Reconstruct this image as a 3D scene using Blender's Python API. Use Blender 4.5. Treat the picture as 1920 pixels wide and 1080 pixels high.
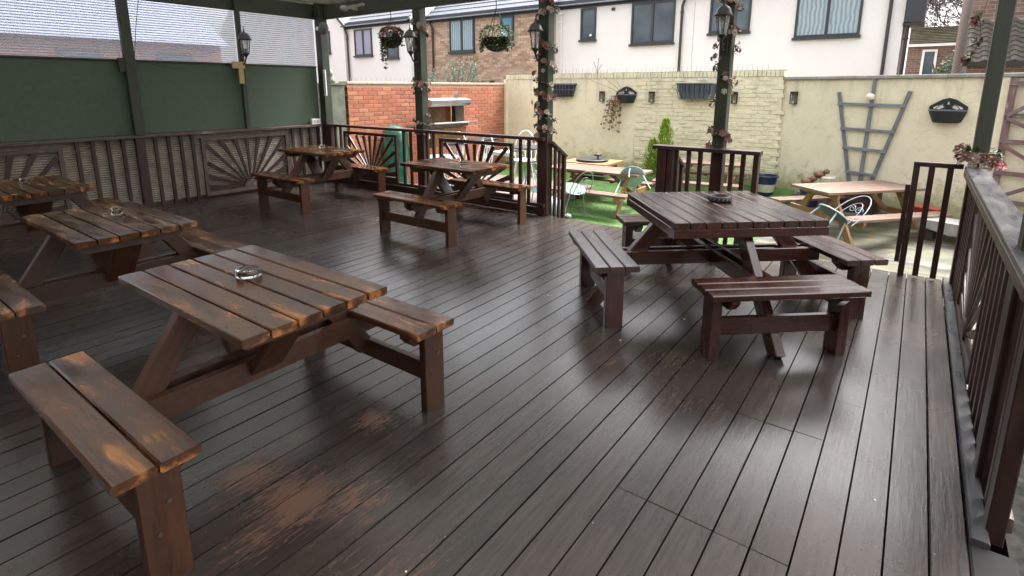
import bpy, math, random
from mathutils import Vector, Matrix
random.seed(7)
R = math.radians
for o in list(bpy.data.objects): bpy.data.objects.remove(o)
S = bpy.context.scene
COL = S.collection
PI = math.pi

# ------------------------------------------------------------------ camera
cam = bpy.data.cameras.new('camera'); cam.sensor_width = 36; cam.lens = 36*1017.27/1920
cam.shift_y = -(540-380.3)/1920; cam.clip_end = 500; cam.clip_start = .05
co = bpy.data.objects.new('camera', cam); COL.objects.link(co)
co.location = (0, 0, 1.6); co.rotation_euler = (PI/2-.209, 0.0, .637)
S.camera = co

# ------------------------------------------------------------------ light
w = bpy.data.worlds.new('World'); S.world = w; w.use_nodes = True
nt = w.node_tree; nt.nodes.clear()
sky = nt.nodes.new('ShaderNodeTexSky'); sky.sky_type = 'NISHITA'; sky.sun_disc = False
SUN_EL, SUN_AZ = R(60), R(22)
sky.sun_elevation = SUN_EL; sky.sun_rotation = SUN_AZ
sky.air_density = 1.0; sky.dust_density = 6.0; sky.ozone_density = 1.0
hs = nt.nodes.new('ShaderNodeHueSaturation'); hs.inputs['Saturation'].default_value = .18
bg = nt.nodes.new('ShaderNodeBackground'); bg.inputs[1].default_value = .15
wo = nt.nodes.new('ShaderNodeOutputWorld')
nt.links.new(sky.outputs[0], hs.inputs['Color']); nt.links.new(hs.outputs[0], bg.inputs[0]); nt.links.new(bg.outputs[0], wo.inputs[0])
sl = bpy.data.lights.new('sun', 'SUN'); sl.energy = .9; sl.angle = R(25); sl.color = (1, .97, .92)
so = bpy.data.objects.new('sun', sl); COL.objects.link(so); so.location = (3, 3, 9)
# sun direction (from the sun towards the ground)
sd = -Vector((math.sin(SUN_AZ)*math.cos(SUN_EL), math.cos(SUN_AZ)*math.cos(SUN_EL), math.sin(SUN_EL)))
so.rotation_euler = sd.to_track_quat('-Z', 'Y').to_euler()
vs = S.view_settings; vs.view_transform = 'Standard'; vs.look = 'None'; vs.exposure = 2.3; vs.gamma = 1
try: vs.use_curve_mapping = False
except Exception: pass
S.render.engine = 'CYCLES'

# ------------------------------------------------------------------ materials
def newmat(name):
    m = bpy.data.materials.new(name); m.use_nodes = True
    n = m.node_tree; b = n.nodes['Principled BSDF']
    return m, n, b
def N(n, t, **kw):
    x = n.nodes.new(t)
    for k, v in kw.items():
        if k.startswith('i_'):
            x.inputs[k[2:].replace('_', ' ')].default_value = v
        else: setattr(x, k, v)
    return x
def ramp(n, fac, stops):
    r = n.nodes.new('ShaderNodeValToRGB'); e = r.color_ramp.elements
    while len(e) < len(stops): e.new(.5)
    for el, (p, c) in zip(e, stops):
        el.position = p; el.color = (c[0], c[1], c[2], 1) if isinstance(c, (tuple, list)) else (c, c, c, 1)
    n.links.new(fac, r.inputs[0]); return r
def mix(n, fac, a, b, mode='MIX'):
    x = n.nodes.new('ShaderNodeMix'); x.data_type = 'RGBA'; x.blend_type = mode
    for s, v in ((0, fac), (6, a), (7, b)):
        if hasattr(v, 'links') or hasattr(v, 'is_linked'): n.links.new(v, x.inputs[s])
        else: x.inputs[s].default_value = v if s == 0 else (v[0], v[1], v[2], 1)
    return x.outputs[2]
def math_(n, op, a, b=None, c=None):
    x = n.nodes.new('ShaderNodeMath'); x.operation = op
    for i, v in enumerate((a, b, c)):
        if v is None: continue
        if hasattr(v, 'is_linked'): n.links.new(v, x.inputs[i])
        else: x.inputs[i].default_value = v
    return x.outputs[0]
def coords(n, scale=(1, 1, 1), rnd=10., world=False):
    tc = n.nodes.new('ShaderNodeTexCoord'); mp = n.nodes.new('ShaderNodeMapping'); mp.inputs['Scale'].default_value = scale
    if world:
        g = n.nodes.new('ShaderNodeNewGeometry'); n.links.new(g.outputs['Position'], mp.inputs[0]); return mp.outputs[0], None
    oi = n.nodes.new('ShaderNodeObjectInfo')
    v = n.nodes.new('ShaderNodeVectorMath'); v.operation = 'MULTIPLY_ADD'
    cb = n.nodes.new('ShaderNodeCombineXYZ')
    for i, f in enumerate((1., 1.7, 2.3)):
        n.links.new(math_(n, 'MULTIPLY', oi.outputs['Random'], rnd*f), cb.inputs[i])
    a = n.nodes.new('ShaderNodeVectorMath'); a.operation = 'ADD'
    n.links.new(tc.outputs['Object'], a.inputs[0]); n.links.new(cb.outputs[0], a.inputs[1])
    n.links.new(a.outputs[0], mp.inputs[0]); return mp.outputs[0], oi.outputs['Random']
def noise(n, vec, scale, detail=4, rough=.6, dist=0.):
    x = n.nodes.new('ShaderNodeTexNoise'); x.inputs['Scale'].default_value = scale; x.inputs['Detail'].default_value = detail
    x.inputs['Roughness'].default_value = rough; x.inputs['Distortion'].default_value = dist
    n.links.new(vec, x.inputs['Vector']); return x.outputs['Fac']
def bump(n, b, h, strength=.3, dist=.01):
    x = n.nodes.new('ShaderNodeBump'); x.inputs['Strength'].default_value = strength; x.inputs['Distance'].default_value = dist
    n.links.new(h, x.inputs['Height']); n.links.new(x.outputs[0], b.inputs['Normal'])

def wood(name, c1, c2, worn=None, wornamt=.5, rough=(.3, .5), grain=1., bmp=.25, coat=0., var=.25, spec=.5):
    m, n, b = newmat(name)
    v, rnd = coords(n, (1.5, 16, 16))
    g = noise(n, v, 3.5*grain, 5, .65, .6)
    v2, _ = coords(n, (1.7, 6.5, 6.5))
    lo = noise(n, v2, 2.0, 3.5, .5, .5)
    col = ramp(n, g, [(.3, c1), (.72, c2)]).outputs[0]
    vv = math_(n, 'MULTIPLY_ADD', rnd, var*2, 1-var)
    mu = n.nodes.new('ShaderNodeVectorMath'); mu.operation = 'SCALE'; n.links.new(col, mu.inputs[0]); n.links.new(vv, mu.inputs['Scale'])
    col = mu.outputs[0]
    if worn:
        tcx = n.nodes.new('ShaderNodeTexCoord'); spx = n.nodes.new('ShaderNodeSeparateXYZ'); n.links.new(tcx.outputs['Object'], spx.inputs[0])
        ed = n.nodes.new('ShaderNodeMapRange'); ed.inputs[1].default_value = .15; ed.inputs[2].default_value = .55; ed.inputs[3].default_value = -.05; ed.inputs[4].default_value = .06
        n.links.new(math_(n, 'ABSOLUTE', spx.outputs[0]), ed.inputs[0])
        th = math_(n, 'ADD', math_(n, 'ADD', lo, ed.outputs[0]), math_(n, 'MULTIPLY', g, .18))
        mk = ramp(n, th, [(wornamt, 0.), (wornamt+.13, 1.)]).outputs[0]
        wc = ramp(n, g, [(.3, tuple(x*.6 for x in worn)), (.7, worn)]).outputs[0]
        soft = ramp(n, lo, [(.38, 0.), (.70, .7)]).outputs[0]
        col = mix(n, soft, col, tuple(x*.42 for x in worn))
        col = mix(n, mk, col, wc)
    n.links.new(col, b.inputs['Base Color'])
    r = n.nodes.new('ShaderNodeMapRange'); r.inputs[3].default_value = rough[0]; r.inputs[4].default_value = rough[1]
    r.inputs[1].default_value = .3; r.inputs[2].default_value = .7
    n.links.new(lo, r.inputs[0]); n.links.new(r.outputs[0], b.inputs['Roughness'])
    b.inputs['Coat Weight'].default_value = coat; b.inputs['Coat Roughness'].default_value = .15
    b.inputs['Specular IOR Level'].default_value = spec
    hh = math_(n, 'ADD', g, math_(n, 'MULTIPLY', lo, .8))
    bump(n, b, hh, bmp, .006)
    return m
def plain(name, c, rough=.5, metal=0., var=.12, scale=8, bmp=.0, c2=None):
    m, n, b = newmat(name)
    v, rnd = coords(n, (1, 1, 1))
    g = noise(n, v, scale, 5, .6)
    c2 = c2 or tuple(x*(1-var*2) for x in c)
    col = ramp(n, g, [(.3, c2), (.7, c)]).outputs[0]
    n.links.new(col, b.inputs['Base Color']); b.inputs['Roughness'].default_value = rough; b.inputs['Metallic'].default_value = metal
    if bmp: bump(n, b, g, bmp, .01)
    return m
def glass(name, c=(1, 1, 1), rough=.02, alpha=None):
    m, n, b = newmat(name)
    b.inputs['Base Color'].default_value = (*c, 1); b.inputs['Transmission Weight'].default_value = 1; b.inputs['Roughness'].default_value = rough
    b.inputs['IOR'].default_value = 1.45
    return m

M = {}
M['table'] = wood('varnished_table_wood', (.018, .0065, .003), (.080, .029, .011), worn=(.38, .15, .045), wornamt=.68, rough=(.10, .30), bmp=.06, coat=.08, var=.35, spec=.38)
M['tleg'] = wood('table_leg_wood', (.020, .0065, .0022), (.075, .025, .0085), worn=(.14, .058, .02), wornamt=.80, rough=(.35, .6), bmp=.08, var=.35)
M['dark'] = wood('dark_stained_table_wood', (.022, .0075, .0055), (.078, .026, .017), worn=(.13, .05, .03), wornamt=.86, rough=(.15, .30), bmp=.07, coat=.4, var=.25)
M['rail'] = wood('maroon_stained_rail', (.018, .0055, .0045), (.046, .0145, .012), worn=(.10, .055, .045), wornamt=.88, rough=(.35, .55), bmp=.08, var=.35)
M['railworn'] = wood('weathered_grey_rail', (.048, .026, .022), (.115, .068, .060), worn=(.24, .19, .16), wornamt=.76, rough=(.35, .6), bmp=.12, var=.2)
M['capwood'] = wood('blue_grey_worn_cap', (.030, .030, .034), (.062, .062, .072), worn=(.16, .15, .14), wornamt=.80, rough=(.22, .42), bmp=.10, var=.1)
M['post'] = wood('dark_green_post_paint', (.016, .023, .014), (.036, .047, .029), worn=(.10, .10, .07), wornamt=.86, rough=(.4, .65), bmp=.1, var=.15)
M['green'] = None
M['garden'] = wood('pale_garden_table_wood', (.13, .075, .05), (.22, .135, .097), worn=(.27, .19, .145), wornamt=.62, rough=(.5, .75), bmp=.1, var=.15)
M['gardenleg'] = wood('golden_garden_leg_wood', (.16, .085, .035), (.36, .205, .09), rough=(.5, .75), bmp=.1, var=.25)
M['greywood'] = wood('weathered_grey_slat', (.10, .11, .12), (.24, .26, .28), rough=(.6, .8), bmp=.4, var=.2)
M['rawwood'] = wood('raw_pine', (.35, .25, .12), (.55, .42, .22), rough=(.6, .8), var=.1)
M['roofwood'] = wood('olive_roof_timber', (.09, .09, .05), (.18, .17, .11), worn=(.3, .3, .24), wornamt=.75, rough=(.6, .8), var=.2)

# deck paint: dark brown-grey, glossy when damp, worn through to bare wood in places
m, n, b = newmat('deck_paint'); M['deck'] = m
v, rnd = coords(n, (1.1, 14, 14)); g = noise(n, v, 4, 6, .7, .35)
v2, _ = coords(n, (1, 1, 1)); lo = noise(n, v2, 2.5, 5, .6)
wv, _ = coords(n, (1, 1, 1), world=True); wl = noise(n, wv, .9, 4, .55)
base = ramp(n, g, [(.30, (.016, .0128, .0118)), (.66, (.046, .0365, .033))]).outputs[0]
brown = mix(n, ramp(n, wl, [(.45, 0.), (.70, .6)]).outputs[0], base, (.052, .032, .024))
vv = math_(n, 'MULTIPLY_ADD', rnd, .45, .78)
mu = n.nodes.new('ShaderNodeVectorMath'); mu.operation = 'SCALE'; n.links.new(brown, mu.inputs[0]); n.links.new(vv, mu.inputs['Scale'])
gp = n.nodes.new('ShaderNodeNewGeometry')
acc = None
for (px, py, rad, amt) in ((-2.08, .95, .30, .95), (-1.80, .98, .36, 1.0), (-1.62, 1.12, .3, .85), (-1.97, 1.52, .20, .95), (-1.75, .78, .25, .7), (-1.2, .95, .5, .6), (-1.02, 3.0, .36, .62), (-1.30, 2.72, .25, .6), (-5.2, 4.35, .45, .75), (-.8, 2.6, .5, .45), (-1.05, 2.1, .25, .5)):
    d = n.nodes.new('ShaderNodeVectorMath'); d.operation = 'DISTANCE'; n.links.new(gp.outputs['Position'], d.inputs[0]); d.inputs[1].default_value = (px, py, 0)
    f = math_(n, 'MULTIPLY', math_(n, 'MAXIMUM', math_(n, 'SUBTRACT', 1.0, math_(n, 'DIVIDE', d.outputs['Value'], rad)), 0.), amt)
    acc = f if acc is None else math_(n, 'MAXIMUM', acc, f)
sp, _ = coords(n, (24, 3.0, 4), world=True); spn = noise(n, sp, 3.2, 9, .78, .7)
th = math_(n, 'ADD', math_(n, 'MULTIPLY', acc, .34), spn)
mk = ramp(n, th, [(.70, 0.), (.745, 1.)]).outputs[0]
sc2, _ = coords(n, (1.2, 34, 20)); scr = noise(n, sc2, 3.0, 8, .8, 1.5)
mk2 = ramp(n, scr, [(.70, 0.), (.78, .35)]).outputs[0]
c = mix(n, mk2, mu.outputs[0], (.12, .08, .065))
c = mix(n, math_(n, 'MULTIPLY', mk, .7), c, (.17, .085, .055))
kn = n.nodes.new('ShaderNodeTexVoronoi'); kn.inputs['Scale'].default_value = 5.5; n.links.new(coords(n, (1.6, 1., 1), world=True)[0], kn.inputs['Vector'])
c = mix(n, ramp(n, kn.outputs['Distance'], [(.035, .85), (.055, 0.)]).outputs[0], c, (.006, .005, .005))
kn2 = n.nodes.new('ShaderNodeTexVoronoi'); kn2.inputs['Scale'].default_value = 9; n.links.new(coords(n, (1., 1., 1), world=True)[0], kn2.inputs['Vector'])
c = mix(n, ramp(n, kn2.outputs['Distance'], [(.022, .7), (.03, 0.)]).outputs[0], c, (.30, .27, .23))
n.links.new(c, b.inputs['Base Color'])
rr = n.nodes.new('ShaderNodeMapRange'); rr.inputs[1].default_value = .3; rr.inputs[2].default_value = .7; rr.inputs[3].default_value = .18; rr.inputs[4].default_value = .34
n.links.new(math_(n, 'ADD', math_(n, 'MULTIPLY', wl, .6), math_(n, 'MULTIPLY', lo, .4)), rr.inputs[0])
n.links.new(math_(n, 'ADD', rr.outputs[0], math_(n, 'MULTIPLY', mk, .15)), b.inputs['Roughness'])
hh = math_(n, 'ADD', g, math_(n, 'MULTIPLY', mk, -.5))
bump(n, b, hh, .22, .004)
b.inputs['Specular IOR Level'].default_value = .6

M['void'] = plain('dark_underdeck', (.008, .007, .007), .9)
M['greenboard'] = wood('green_painted_board', (.050, .080, .050), (.064, .098, .063), rough=(.45, .7), bmp=.15, var=.05)
M['cream_sheet'] = plain('cream_corrugated_sheet', (.36, .32, .26), .6, var=.2)
M['trim'] = plain('dark_metal_frame', (.035, .037, .042), .35)
M['white'] = plain('white_plastic', (.8, .8, .8), .4, var=.03)
M['ironwhite'] = plain('white_painted_iron', (.72, .73, .72), .4, var=.08)
M['ironpale'] = plain('pale_blue_painted_iron', (.36, .45, .47), .4, var=.15)
M['irongrey'] = plain('silver_grey_wire', (.3, .36, .37), .35, var=.2)
M['black'] = plain('black_painted_metal', (.012, .012, .013), .38)
M['blackmat'] = plain('black_plastic', (.02, .022, .025), .5, var=.2)
M['bronze'] = plain('brown_black_lantern_metal', (.028, .020, .017), .4, var=.25)
M['slategrey'] = plain('slate_grey_plastic', (.11, .13, .165), .45, var=.15)
M['steel'] = plain('brushed_steel', (.55, .55, .56), .28, 1., var=.1)
M['darksteel'] = plain('dark_steel', (.16, .14, .13), .35, .8, var=.2)
M['copper'] = plain('brown_glass_panel', (.20, .09, .04), .25, var=.4, scale=3)
M['concrete'] = plain('grey_concrete', (.36, .34, .31), .85, var=.2, scale=6, bmp=.2)
M['pier'] = plain('green_grey_render', (.17, .19, .14), .85, var=.25, scale=5, bmp=.3)
M['white_render'] = plain('white_house_render', (.80, .77, .75), .9, var=.02, scale=3)
M['slate'] = plain('grey_roof_slate', (.17, .18, .21), .6, var=.15, scale=10)
M['tile'] = plain('brown_pantile', (.115, .095, .075), .8, var=.35, scale=5, c2=(.04, .036, .028))
M['fartile'] = plain('mossy_far_tile', (.075, .062, .04), .95, var=.4, scale=5, c2=(.03, .028, .018))
M['fartile'].node_tree.nodes['Principled BSDF'].inputs['Specular IOR Level'].default_value = .05
M['downpipe'] = plain('brown_downpipe', (.045, .03, .03), .4)
M['pane'] = plain('window_glass_dark', (.10, .13, .16), .06, var=.3, scale=1.2)
M['pane_blue'] = plain('window_glass_blue', (.10, .30, .38), .08, var=.2, scale=1.2)
M['pane_blind'] = plain('window_with_pale_blind', (.34, .33, .44), .3, var=.1, scale=2)
M['curtain'] = None
M['leaf'] = plain('garland_leaf', (.06, .09, .035), .6, var=.35, scale=25, c2=(.05, .035, .02))
M['ivy'] = plain('ivy_leaf', (.09, .13, .05), .6, var=.35, scale=12, c2=(.03, .045, .02))
M['paleleaf'] = plain('pale_variegated_leaf', (.42, .46, .32), .6, var=.3, scale=30, c2=(.12, .17, .07))
M['moss'] = plain('moss_basket_liner', (.030, .026, .014), .9, var=.4, scale=30)
M['conifer'] = plain('lime_conifer_leaf', (.33, .45, .05), .6, var=.3, scale=20, c2=(.16, .28, .03))
M['sage'] = plain('sage_shrub_leaf', (.36, .40, .33), .7, var=.3, scale=12, c2=(.16, .20, .14))
M['dry'] = plain('dry_brown_stalk', (.30, .17, .10), .8, var=.35, scale=20)
M['bark'] = plain('grey_bark', (.16, .12, .12), .9, var=.3)
M['rose'] = plain('dusty_pink_petal', (.50, .16, .16), .6, var=.35, scale=30)
M['rosepale'] = plain('pale_cream_petal', (.62, .50, .42), .6, var=.3, scale=30)
M['roseold'] = plain('faded_brown_petal', (.30, .15, .13), .7, var=.3, scale=30)
M['chairgreen'] = plain('dark_green_seat', (.035, .075, .055), .45, var=.1)
M['covergreen'] = plain('green_plastic_cover', (.05, .22, .16), .25, var=.4, scale=6, c2=(.015, .08, .055))
M['rubber'] = plain('black_rubber', (.012, .013, .014), .55, var=.2)
M['red'] = plain('red_plastic', (.50, .07, .05), .4, var=.15)
M['maroon'] = plain('maroon_slat_paint', (.13, .045, .05), .6, var=.25)
M['lattice'] = wood('flaking_maroon_lattice', (.12, .05, .05), (.20, .09, .09), worn=(.5, .46, .42), wornamt=.74, rough=(.6, .8), bmp=.3)
M['terracotta'] = plain('brown_ornament', (.30, .15, .09), .6, var=.35, scale=20)
M['bluepot'] = plain('blue_glaze', (.022, .032, .10), .2, var=.2)
M['creampot'] = plain('cream_glaze', (.62, .58, .46), .3, var=.1)
M['soil'] = plain('soil', (.04, .03, .02), .95)
M['stone'] = plain('pale_stone', (.34, .33, .30), .8, var=.2, scale=12)
M['bluegrey'] = plain('blue_grey_plastic', (.18, .22, .26), .5, var=.2)
M['glass'] = glass('clear_glass')
m, n, b = newmat('lamp_glass'); M['lampglass'] = m; n.nodes.remove(b)
_t = N(n, 'ShaderNodeBsdfTransparent'); _t.inputs[0].default_value = (.82, .84, .85, 1); _g = N(n, 'ShaderNodeBsdfGlossy'); _g.inputs['Roughness'].default_value = .15; _d = N(n, 'ShaderNodeBsdfTranslucent'); _d.inputs[0].default_value = (.8, .8, .8, 1)
_x = N(n, 'ShaderNodeMixShader'); _x.inputs[0].default_value = .22; n.links.new(_t.outputs[0], _x.inputs[1]); n.links.new(_d.outputs[0], _x.inputs[2])
_y = N(n, 'ShaderNodeMixShader'); _y.inputs[0].default_value = .12; n.links.new(_x.outputs[0], _y.inputs[1]); n.links.new(_g.outputs[0], _y.inputs[2]); n.links.new(_y.outputs[0], n.nodes['Material Output'].inputs[0])
M['ash'] = plain('ash', (.25, .22, .2), .9)
M['litter'] = plain('white_litter', (.8, .78, .72), .7, var=.05)

# curtain behind glass: vertical folds
m, n, b = newmat('window_with_curtain'); M['curtain'] = m
tc = n.nodes.new('ShaderNodeTexCoord'); wv_ = n.nodes.new('ShaderNodeTexWave'); wv_.inputs['Scale'].default_value = 3.6; wv_.inputs['Distortion'].default_value = 3.5
n.links.new(tc.outputs['Object'], wv_.inputs[0])
c = ramp(n, wv_.outputs[0], [(.1, (.19, .26, .30)), (.8, (.34, .42, .45))]).outputs[0]
n.links.new(c, b.inputs['Base Color']); b.inputs['Roughness'].default_value = .12

def brickmat(name, cols, rough=.85):
    m, n, b = newmat(name)
    v, rnd = coords(n, (1, 1, 1), rnd=30)
    g = noise(n, v, 14, 5, .7); g2 = noise(n, v, 60, 3, .7)
    f = math_(n, 'ADD', math_(n, 'MULTIPLY', rnd, .75), math_(n, 'MULTIPLY', g, .25))
    c = ramp(n, f, cols).outputs[0]
    c = mix(n, ramp(n, g2, [(.35, .3), (.6, 0.)]).outputs[0], c, (.07, .04, .03))
    n.links.new(c, b.inputs['Base Color']); b.inputs['Roughness'].default_value = rough
    bump(n, b, g2, .4, .004); return m
M['redbrick'] = brickmat('red_brick', [(.08, (.22, .14, .09)), (.16, (.32, .11, .06)), (.6, (.42, .14, .075)), (.9, (.46, .20, .11))])
M['mortar'] = plain('pale_mortar', (.55, .36, .27), .9, var=.15, scale=20)
M['drybrick'] = None
# far brickwork is one mesh: vary colour by position
m, n, b = newmat('buff_brick'); M['buffbrick'] = m
tcb = n.nodes.new('ShaderNodeTexCoord'); sb_ = n.nodes.new('ShaderNodeSeparateXYZ'); n.links.new(tcb.outputs['Object'], sb_.inputs[0]); cb_ = n.nodes.new('ShaderNodeCombineXYZ')
n.links.new(math_(n, 'ADD', sb_.outputs[0], 2.48+.225*20), cb_.inputs[0]); n.links.new(math_(n, 'ADD', sb_.outputs[2], -2.65+.15*20), cb_.inputs[1])
bk = n.nodes.new('ShaderNodeTexBrick'); bk.inputs['Scale'].default_value = 1.; bk.inputs['Brick Width'].default_value = .225; bk.inputs['Row Height'].default_value = .075; bk.inputs['Mortar Size'].default_value = 0.
bk.inputs['Color1'].default_value = (.34, .215, .15, 1); bk.inputs['Color2'].default_value = (.60, .43, .31, 1); n.links.new(cb_.outputs[0], bk.inputs[0]); c = bk.outputs[0]
n.links.new(c, b.inputs['Base Color']); b.inputs['Roughness'].default_value = .9
M['buffmortar'] = plain('buff_mortar', (.38, .31, .26), .9)
m, n, b = newmat('old_brown_brick'); M['oldbrick'] = m
v, _ = coords(n, (1, 1, 1), rnd=0); sepx = n.nodes.new('ShaderNodeSeparateXYZ'); n.links.new(v, sepx.inputs[0]); cbx = n.nodes.new('ShaderNodeCombineXYZ')
n.links.new(math_(n, 'ADD', sepx.outputs[0], sepx.outputs[1]), cbx.inputs[0]); n.links.new(sepx.outputs[2], cbx.inputs[1])
bk = n.nodes.new('ShaderNodeTexBrick'); bk.inputs['Scale'].default_value = 1.; bk.inputs['Brick Width'].default_value = .225; bk.inputs['Row Height'].default_value = .075
bk.inputs['Mortar Size'].default_value = .006; bk.inputs['Color1'].default_value = (.13, .075, .06, 1); bk.inputs['Color2'].default_value = (.20, .13, .10, 1); bk.inputs['Mortar'].default_value = (.28, .22, .19, 1)
n.links.new(cbx.outputs[0], bk.inputs[0]); n.links.new(bk.outputs[0], b.inputs['Base Color']); b.inputs['Roughness'].default_value = .9

# cream masonry paint, stained and mossy near the ground
def cream(name, base, rel=.5):
    m, n, b = newmat(name)
    v, _ = coords(n, (1, 1, 1), world=True)
    a = noise(n, v, 1.3, 6, .65); bb = noise(n, v, 7, 6, .7, .4); f = noise(n, v, 26, 4, .7)
    z = n.nodes.new('ShaderNodeSeparateXYZ'); g = n.nodes.new('ShaderNodeNewGeometry'); n.links.new(g.outputs['Position'], z.inputs[0])
    c = ramp(n, a, [(.3, tuple(x*.88 for x in base)), (.65, base)]).outputs[0]
    c = mix(n, ramp(n, bb, [(.52, 0.), (.72, .4)]).outputs[0], c, (.50, .43, .28))
    sv, _ = coords(n, (3.2, 3.2, .35), world=True); st = noise(n, sv, 2.2, 5, .7)
    topm = n.nodes.new('ShaderNodeMapRange'); topm.inputs[1].default_value = .9; topm.inputs[2].default_value = 1.85; topm.inputs[3].default_value = -.12; topm.inputs[4].default_value = .14; n.links.new(z.outputs[2], topm.inputs[0])
    c = mix(n, ramp(n, math_(n, 'ADD', st, topm.outputs[0]), [(.55, 0.), (.78, .5)]).outputs[0], c, (.36, .33, .25))
    low = math_(n, 'MULTIPLY', math_(n, 'SUBTRACT', .35, z.outputs[2]), .9)
    mo = math_(n, 'ADD', low, bb)
    c = mix(n, ramp(n, mo, [(.62, 0.), (.95, .7)]).outputs[0], c, (.22, .24, .07))
    n.links.new(c, b.inputs['Base Color']); b.inputs['Roughness'].default_value = .85
    cr = n.nodes.new('ShaderNodeTexVoronoi'); cr.feature = 'DISTANCE_TO_EDGE'; cr.inputs['Scale'].default_value = 1.7
    dv = n.nodes.new('ShaderNodeVectorMath'); dv.operation = 'ADD'; n.links.new(v, dv.inputs[0]); nz = n.nodes.new('ShaderNodeTexNoise'); nz.inputs['Scale'].default_value = 3; n.links.new(v, nz.inputs[0]); n.links.new(nz.outputs[1], dv.inputs[1]); n.links.new(dv.outputs[0], cr.inputs['Vector'])
    crk = ramp(n, cr.outputs['Distance'], [(.0, 0.), (.018, 1.)]).outputs[0]
    c_ = mix(n, math_(n, 'MULTIPLY', math_(n, 'SUBTRACT', 1., crk), .13), c, (.34, .29, .17)); n.links.new(c_, b.inputs['Base Color'])
    h = math_(n, 'ADD', math_(n, 'MULTIPLY', crk, .2), math_(n, 'MULTIPLY', a, 1.), math_(n, 'ADD', math_(n, 'MULTIPLY', bb, .7), math_(n, 'MULTIPLY', f, .2)))
    bump(n, b, h, rel, .05); return m
M['cream'] = cream('cream_masonry_paint', (.83, .76, .54))
M['cream2'] = cream('sandy_masonry_paint', (.80, .72, .53), .35)

# artificial turf / mossy concrete
m, n, b = newmat('artificial_turf'); M['turf'] = m
v, _ = coords(n, (1, 1, 1), world=True); a = noise(n, v, 1.2, 4); f = noise(n, v, 90, 3, .8); mo = noise(n, v, 9, 5)
c = ramp(n, a, [(.3, (.060, .135, .035)), (.5, (.095, .20, .045)), (.7, (.15, .25, .07))]).outputs[0]
c = mix(n, ramp(n, f, [(.35, .55), (.65, 0.)]).outputs[0], c, (.04, .09, .02))
c = mix(n, ramp(n, mo, [(.55, 0.), (.75, .35)]).outputs[0], c, (.13, .26, .05))
n.links.new(c, b.inputs['Base Color']); b.inputs['Roughness'].default_value = .8; bump(n, b, f, .6, .02)
m, n, b = newmat('mossy_concrete'); M['paving'] = m
v, _ = coords(n, (.7, 2.2, 1), world=True); a = noise(n, v, 2.2, 7, .65, .6); f = noise(n, v, 20, 6, .7)
c = ramp(n, a, [(.38, (.040, .034, .028)), (.5, (.11, .10, .08)), (.62, (.23, .215, .175))]).outputs[0]
c = mix(n, ramp(n, noise(n, v, 1.1, 5), [(.48, 0.), (.70, .65)]).outputs[0], c, (.12, .13, .045))
n.links.new(c, b.inputs['Base Color']); b.inputs['Roughness'].default_value = .5; bump(n, b, f, .4, .02)

# blurred, half see-through polycarbonate
def poly(name, col, transp, rough=.35):
    m, n, b = newmat(name); n.nodes.remove(b); o = n.nodes['Material Output']
    t = N(n, 'ShaderNodeBsdfTranslucent'); t.inputs[0].default_value = (*col, 1)
    r = N(n, 'ShaderNodeBsdfRefraction'); r.inputs['Color'].default_value = (.84, .85, .87, 1); r.inputs['IOR'].default_value = 1.02; r.inputs['Roughness'].default_value = rough
    g = N(n, 'ShaderNodeBsdfGlossy'); g.inputs['Roughness'].default_value = .3
    a = N(n, 'ShaderNodeMixShader'); a.inputs[0].default_value = transp; n.links.new(t.outputs[0], a.inputs[1]); n.links.new(r.outputs[0], a.inputs[2])
    c = N(n, 'ShaderNodeMixShader'); c.inputs[0].default_value = .06; n.links.new(a.outputs[0], c.inputs[1]); n.links.new(g.outputs[0], c.inputs[2])
    n.links.new(c.outputs[0], o.inputs[0]); return m
M['poly'] = poly('clear_twinwall_polycarbonate', (.70, .71, .74), .86, .22)
M['polyrib'] = poly('polycarbonate_rib', (.40, .41, .44), .55, .28)
M['roofsheet'] = poly('milky_roof_sheet', (.20, .20, .188), .0)

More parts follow.
